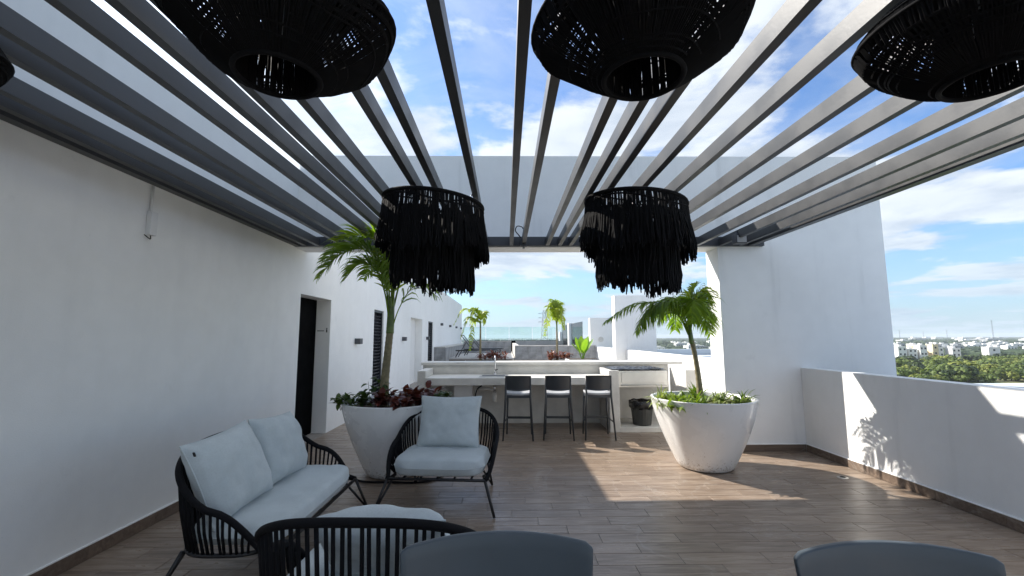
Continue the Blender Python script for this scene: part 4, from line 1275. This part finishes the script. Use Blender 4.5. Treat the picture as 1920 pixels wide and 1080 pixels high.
def small_palm(label, loc, seed, sway, h, fs):
    rng = random.Random(seed)
    fr = []
    for (dx, up_, out_, dy) in fs:
        fr.append(([(0, 0, h), (dx * 0.25, dy * 0.3, h + up_ * 0.8), (dx * 0.65, dy * 0.7, h + up_), (dx * 1.0, dy, h + up_ * 0.5 + out_)], dict(n=34, ll=0.30, droop=0.7, mat='palmyellow', seed=rng.randint(0, 999), start=0.12, vee=0.05, lw=0.020)))
    return palm(label, loc, [(0, 0, -0.05), (0, 0, h * 0.5), (sway, 0, h * 0.9)], [0.04, 0.03, 0.025], [(sway, 0, h * 0.88), (0, 0, h), (0, 0, h + 0.08)], [0.026, 0.02], fr, 0.25, group='small palms behind the bar')


small_palm('small pale green palm beside the sun loungers, arching left', (-0.80, 13.8, 0.83), 51, 0.0, 1.15,
           [(-0.85, 0.45, -0.25, 0.1), (-0.6, 0.15, -0.55, -0.2), (0.12, 0.35, -0.2, 0.2), (-0.35, 0.1, -0.9, 0.3), (-0.3, 0.45, -0.1, -0.2)])
small_palm('small bright upright palm right of the transmission tower', (1.60, 13.9, 0.83), 52, 0.0, 1.05,
           [(-0.25, 0.75, -0.35, 0.1), (-0.40, 0.6, -0.6, -0.1), (0.12, 0.7, -0.25, 0.2), (0.2, 0.5, -0.35, -0.2), (-0.1, 0.8, -0.2, 0.1)])
for i, (dx, lab) in enumerate(((-0.62, 'pinkish red plant at the foot of the small left palm'), (-0.2, 'pinkish red plant right of the faucet on the ledge line'), (1.42, 'pinkish red plant at the foot of the small right palm'), (1.75, 'pinkish red plant left of the broad leaved plant'))):
    leaf_plant('red_plant', lab, 'plant', (dx, 13.75, 0.83), 'pinkleaf', 110, 0.17, 0.03, 60 + i, 0.22, stems=12, elev=(-0.1, 1.2), group='red plants behind the bar')
# square white planter with broad leaves
sq = thing('planter_box', 'low square white planter holding the broad leaved plant', 'planter', (1.72, 10.0, 0))
bevel(MB().box(-0.36, 0.36, -0.3, 0.3, 0.0, 1.06).build('box', 'gloss', sq), 0.02)
MB().box(-0.33, 0.33, -0.27, 0.27, 1.0605, 1.068).build('soil', 'soil', sq)
bl = thing('broad_leaf_plant', 'plant with upright broad bright green leaves in the square planter', 'plant', (1.72, 10.0, 1.06))
rng = random.Random(5)
for k, (az, el, L) in enumerate(((2.9, 1.05, 0.52), (0.2, 1.1, 0.5), (1.5, 1.35, 0.52), (-1.4, 1.2, 0.48), (2.3, 1.3, 0.5), (0.7, 1.25, 0.54), (3.6, 0.9, 0.42))):
    lm = MB()
    base = Vector((0.02 * math.cos(az), 0.02 * math.sin(az), 0))
    d0 = Vector((math.cos(az) * 0.35, math.sin(az) * 0.35, 1)).normalized()
    b1 = base + d0 * 0.14
    lm.tube([base, b1], 0.008, 6)
    leaf_strip(lm, b1, az, el, L * 0.78, 0.085, 0.12, rng, 4, 'paddle')
    # make the blade face the viewer roughly by using its own twist
    lm.build('leaf', 'broadleaf', bl)

# ------------------------------------------------------------------ city beyond
GZ = -15.0


def crown_mesh(name, mat, seed, n=170, rx=1.0, rz=0.75):
    rng = random.Random(seed); mb = MB()
    lobes = [(Vector((rng.uniform(-.55, .55), rng.uniform(-.55, .55), rng.uniform(-.25, .35))), rng.uniform(0.38, 0.62)) for _ in range(8)]
    for k in range(n):
        c, r = rng.choice(lobes)
        d = Vector((rng.gauss(0, 1), rng.gauss(0, 1), rng.gauss(0, 1))).normalized()
        p = c + d * r * rng.uniform(0.7, 1.05)
        p = Vector((p.x * rx, p.y * rx, p.z * rz))
        nrm = (d + Vector((rng.uniform(-.6, .6), rng.uniform(-.6, .6), rng.uniform(-.2, .8)))).normalized()
        a = nrm.orthogonal().normalized(); b = nrm.cross(a)
        s = rng.uniform(0.10, 0.22); ph = rng.uniform(0, 6.28)
        base = len(mb.v); m_ = 5
        mb.v.append(tuple(p + nrm * s * 0.35))
        for q in range(m_):
            aa = ph + 2 * math.pi * q / m_; ss = s * rng.uniform(0.6, 1.2)
            mb.v.append(tuple(p + (a * math.cos(aa) + b * math.sin(aa)) * ss))
        for q in range(m_): mb.f.append((base, base + 1 + q, base + 1 + (q + 1) % m_))
    return mb.mesh(name, mat)


def trunk_mesh(seed):
    rng = random.Random(seed)
    mb = MB().tube([(0, 0, 0), (0.05, 0.02, 0.4), (0.0, 0.05, 0.8)], [0.09, 0.07, 0.04], 6)
    for k in range(4):
        a = k * 1.6 + rng.random()
        mb.tube([(0.03, 0.02, 0.5), (0.35 * math.cos(a), 0.35 * math.sin(a), 1.0)], [0.04, 0.015], 5)
    return mb.mesh('trunk', 'bark')


crowns = [crown_mesh('crown', m_, s_) for m_, s_ in (('treeA', 1), ('treeB', 2), ('treeC', 3), ('treeA', 4), ('treeB', 5), ('treeC', 6))]
trk = trunk_mesh(3)
rng = random.Random(77)
tree_labels = ('mid green bushy tree in the scrub beyond the right parapet', 'olive yellow tree in the scrub beyond the right parapet', 'dark green tree in the scrub beyond the right parapet')


def tree(x, y, r, kind, label, group, lift=0.62):
    t = thing('tree', label, 'tree', (x, y, GZ), rng.uniform(0, 6.28), group)
    t.scale = (r, r, r * rng.uniform(0.8, 1.15))
    o = link('crown', crowns[kind], t, (0, 0, lift))
    link('trunk', trk, t, (0, 0, 0))
    return t


for k in range(200):
    D = 150 + 138 * (k / 200) ** 0.9 + rng.uniform(-5, 5)
    u = rng.uniform(0.87, 1.20)
    if D > 262 and 0.88 < u < 1.06: D = rng.uniform(200, 258)
    kind = rng.choice((0, 0, 1, 1, 3, 4, 2, 5))
    tree(u * D, D, rng.uniform(2.6, 5.0), kind, tree_labels[{0: 0, 3: 0, 1: 1, 4: 1, 2: 2, 5: 2}[kind]], 'trees of the scrub beyond the right parapet')
for k in range(60):
    D = rng.uniform(250, 520); u = rng.uniform(0.24, 0.56)
    kind = rng.choice((2, 5, 0, 3))
    tree(u * D, D, rng.uniform(2.6, 5.2), kind, 'dark green tree among houses seen through the portal at right' if kind in (2, 5) else 'mid green tree among houses seen through the portal at right', 'trees among the houses past the portal')
for k in range(36):
    D = rng.uniform(300, 430); u = rng.uniform(0.98, 1.22)
    tree(u * D, D, rng.uniform(2.4, 4.2), rng.choice((2, 5)), 'dark green tree between the scattered houses at far right', 'trees between houses at far right')

# far wood reading as one mass
fw = MB()
for k in range(9000):
    D = 330 * (14.0 ** rng.random() ** 1.15)
    u = rng.uniform(-0.25, 1.3)
    x, y = u * D, D
    if D < 430 and not (0.80 < u): continue
    r = rng.uniform(3.0, 6.5) * (1 + D / 1500); h = rng.uniform(3, 5.8) if D < 750 else rng.uniform(4, 7.4)
    b = len(fw.v); n = 6
    for j, (rr_, zz_) in enumerate(((0.7, 0.15), (1.0, 0.55), (0.6, 0.9))):
        for q in range(n):
            a = 2 * math.pi * q / n + k; rj = r * rr_ * rng.uniform(0.75, 1.2)
            fw.v.append((x + rj * math.cos(a), y + rj * math.sin(a), GZ + h * zz_ * rng.uniform(0.85, 1.12)))
    fw.v.append((x, y, GZ + h))
    for j in range(2):
        for q in range(n):
            fw.f.append((b + j * n + q, b + j * n + (q + 1) % n, b + (j + 1) * n + (q + 1) % n, b + (j + 1) * n + q))
    for q in range(n): fw.f.append((b + 2 * n + q, b + 2 * n + (q + 1) % n, b + 3 * n))
tag(fw.build('woodland', 'wood'), kind='stuff')


def house(x, y, wx, wy, h, mat, label, storeys, nwin, group, rz=0.0, cat='house', name='house'):
    t = thing(name, label, cat, (x, y, GZ), rz, group)
    MB().box(-wx / 2, wx / 2, 0, wy, 0, h).build('wall', mat, t)
    ro = MB().box(-wx / 2 - 0.08, wx / 2 + 0.08, -0.08, wy + 0.08, h + 0.001, h + 0.35).build('roof', mat, t)
    MB().box(-wx * 0.2, wx * 0.15, wy * 0.3, wy * 0.6, h + 0.351, h + 1.5).build('water_tank', 'house', ro)
    wm = MB().box(-0.45, 0.45, -0.06, -0.002, 0, 1.15).mesh('window', 'window')
    sh = h / storeys
    for s in range(storeys):
        for k in range(nwin):
            link('window', wm, t, (-wx / 2 + wx * (k + 0.5) / nwin + rng.uniform(-0.1, 0.1), 0, s * sh + sh * 0.35))
    return t


# terraced apartment row (right background)
row_specs = [('house', 4.4), ('housegrey', 1.8), ('house', 4.6), ('house', 3.6), ('houseorange', 3.4), ('house', 4.2), ('houseyellow', 2.8), ('house', 4.0), ('house', 3.4), ('housegrey', 3.2), ('house', 4.2)]
names_ = ['white row house at the left end of the apartment row', 'narrow grey link block in the apartment row', 'white row house left of the orange one',
          'white row house touching the orange one', 'orange row house in the apartment row', 'white row house between the orange and yellow ones',
          'yellow row house in the apartment row', 'white row house right of the yellow one', 'white row house, second right of the yellow one',
          'grey row house near the right end of the apartment row', 'white row house at the right end of the apartment row']
xx = 256.0
for i, ((mt, wd), lab) in enumerate(zip(row_specs, names_)):
    D = 286 + 6 * math.sin(i * 1.7)
    house(xx + wd / 2, D + 0.16 * (xx - 256), wd, 9, 9.6 + 1.4 * math.sin(i * 2.3), mt, lab, 3, 2 if wd > 3 else 1, 'row of apartment houses at right', R(-22), 'apartment house', 'row_house')
    xx += wd * 1.01
house(299, 268, 5.2, 8, 9.4, 'house', 'tall white house standing in front of the right end of the row', 3, 1, 'row of apartment houses at right', R(-25), 'apartment house', 'row_house')
for k in range(34):
    D = rng.uniform(340, 620); u = rng.uniform(0.90, 1.22)
    house(u * D, D, rng.uniform(6, 12), rng.uniform(6, 9), rng.uniform(5.6, 8.6), rng.choice(('house', 'house', 'house', 'housegrey')), 'low white house scattered among trees at far right', 2, 3, 'scattered houses at far right', R(rng.uniform(-40, 10)))
for k in range(46):
    D = rng.uniform(270, 900); u = rng.uniform(0.25, 0.56)
    house(u * D, D, rng.uniform(6, 13), rng.uniform(6, 10), rng.uniform(5.2, 8.8), rng.choice(('house', 'house', 'housegrey')), 'white house among trees seen past the portal at right', 2, 3, 'houses past the portal at right', R(rng.uniform(-20, 20)))
for k in range(40):
    D = rng.uniform(700, 2200); u = rng.uniform(-0.12, 0.2)
    house(u * D, D, rng.uniform(14, 34), rng.uniform(10, 20), rng.uniform(7, 11.5), rng.choice(('house', 'house', 'housegrey')), 'pale distant building on the horizon above the pool deck', 2, 3, 'distant buildings above the pool deck', R(rng.uniform(-20, 20)), 'building', 'distant_building')
for k in range(26):
    D = rng.uniform(900, 2600); u = rng.uniform(0.85, 1.22)
    house(u * D, D, rng.uniform(14, 40), rng.uniform(10, 20), rng.uniform(8, 12.5), rng.choice(('house', 'house', 'housegrey')), 'pale distant building on the horizon at far right', 2, 3, 'distant buildings at far right', R(rng.uniform(-20, 20)), 'building', 'distant_building')

# masts and lattice tower
def lattice(loc, h, wb, wt, label, name='transmission_tower', cat='tower', nseg=9, r=0.12):
    t = thing(name, label, cat, loc)
    m = MB()
    cor = lambda s: [Vector((sx * lerp(wb, wt, s), sy * lerp(wb, wt, s), h * s)) for sx, sy in ((-1, -1), (1, -1), (1, 1), (-1, 1))]
    for k in range(4): m.tube([cor(0)[k], cor(1)[k]], r, 5)
    m.build('leg', 'mast', t)
    b = MB()
    for i in range(nseg):
        a, c = cor(i / nseg), cor((i + 1) / nseg)
        for k in range(4):
            b.tube([a[k], c[(k + 1) % 4]], r * 0.6, 4); b.tube([a[(k + 1) % 4], c[k]], r * 0.6, 4); b.tube([c[k], c[(k + 1) % 4]], r * 0.6, 4)
    b.build('bracing', 'mast', t)
    return t, m


tw_, _ = lattice((0.087 * 420, 420, GZ), 42, 4.2, 1.2, 'grey lattice transmission tower on the horizon left of the small upright palm', r=0.16)
for z in (31, 35, 39):
    MB().tube([(-6, 0, z), (6, 0, z)], 0.16, 5).tube([(-6, 0, z), (0, 0, z + 1.6), (6, 0, z)], 0.1, 5).build('cross_arm', 'mast', tw_)
lattice((1.117 * 700, 700, GZ), 42, 0.7, 0.35, 'tall thin radio mast on the horizon at far right', 'radio_mast', 'mast', 16, 0.07)
for u, D, h, lab in ((1.01, 900, 30, 'small thin mast midway along the far right horizon'), (0.955, 1000, 28, 'small thin mast over the apartment row'), (0.90, 900, 30, 'small thin mast on the horizon nearest the portal wall edge')):
    lattice((u * D, D, GZ), h, 0.6, 0.3, lab, 'radio_mast', 'mast', 12, 0.07)
bpy.context.view_layer.update()

# ------------------------------------------------------------------ haze
hm = bpy.data.materials.new('haze air'); hm.use_nodes = True
ht = NT(hm.node_tree); hm.node_tree.nodes.clear()
pv = ht.n('ShaderNodeVolumePrincipled'); pv.inputs['Color'].default_value = (0.80, 0.88, 0.96, 1); pv.inputs['Density'].default_value = 0.00016
ho = ht.n('ShaderNodeOutputMaterial'); ht.t.links.new(pv.outputs[0], ho.inputs['Volume'])
tag(MB().box(-5050, 7050, -3050, 7050, -16, 32).build('haze', hm), kind='stuff')
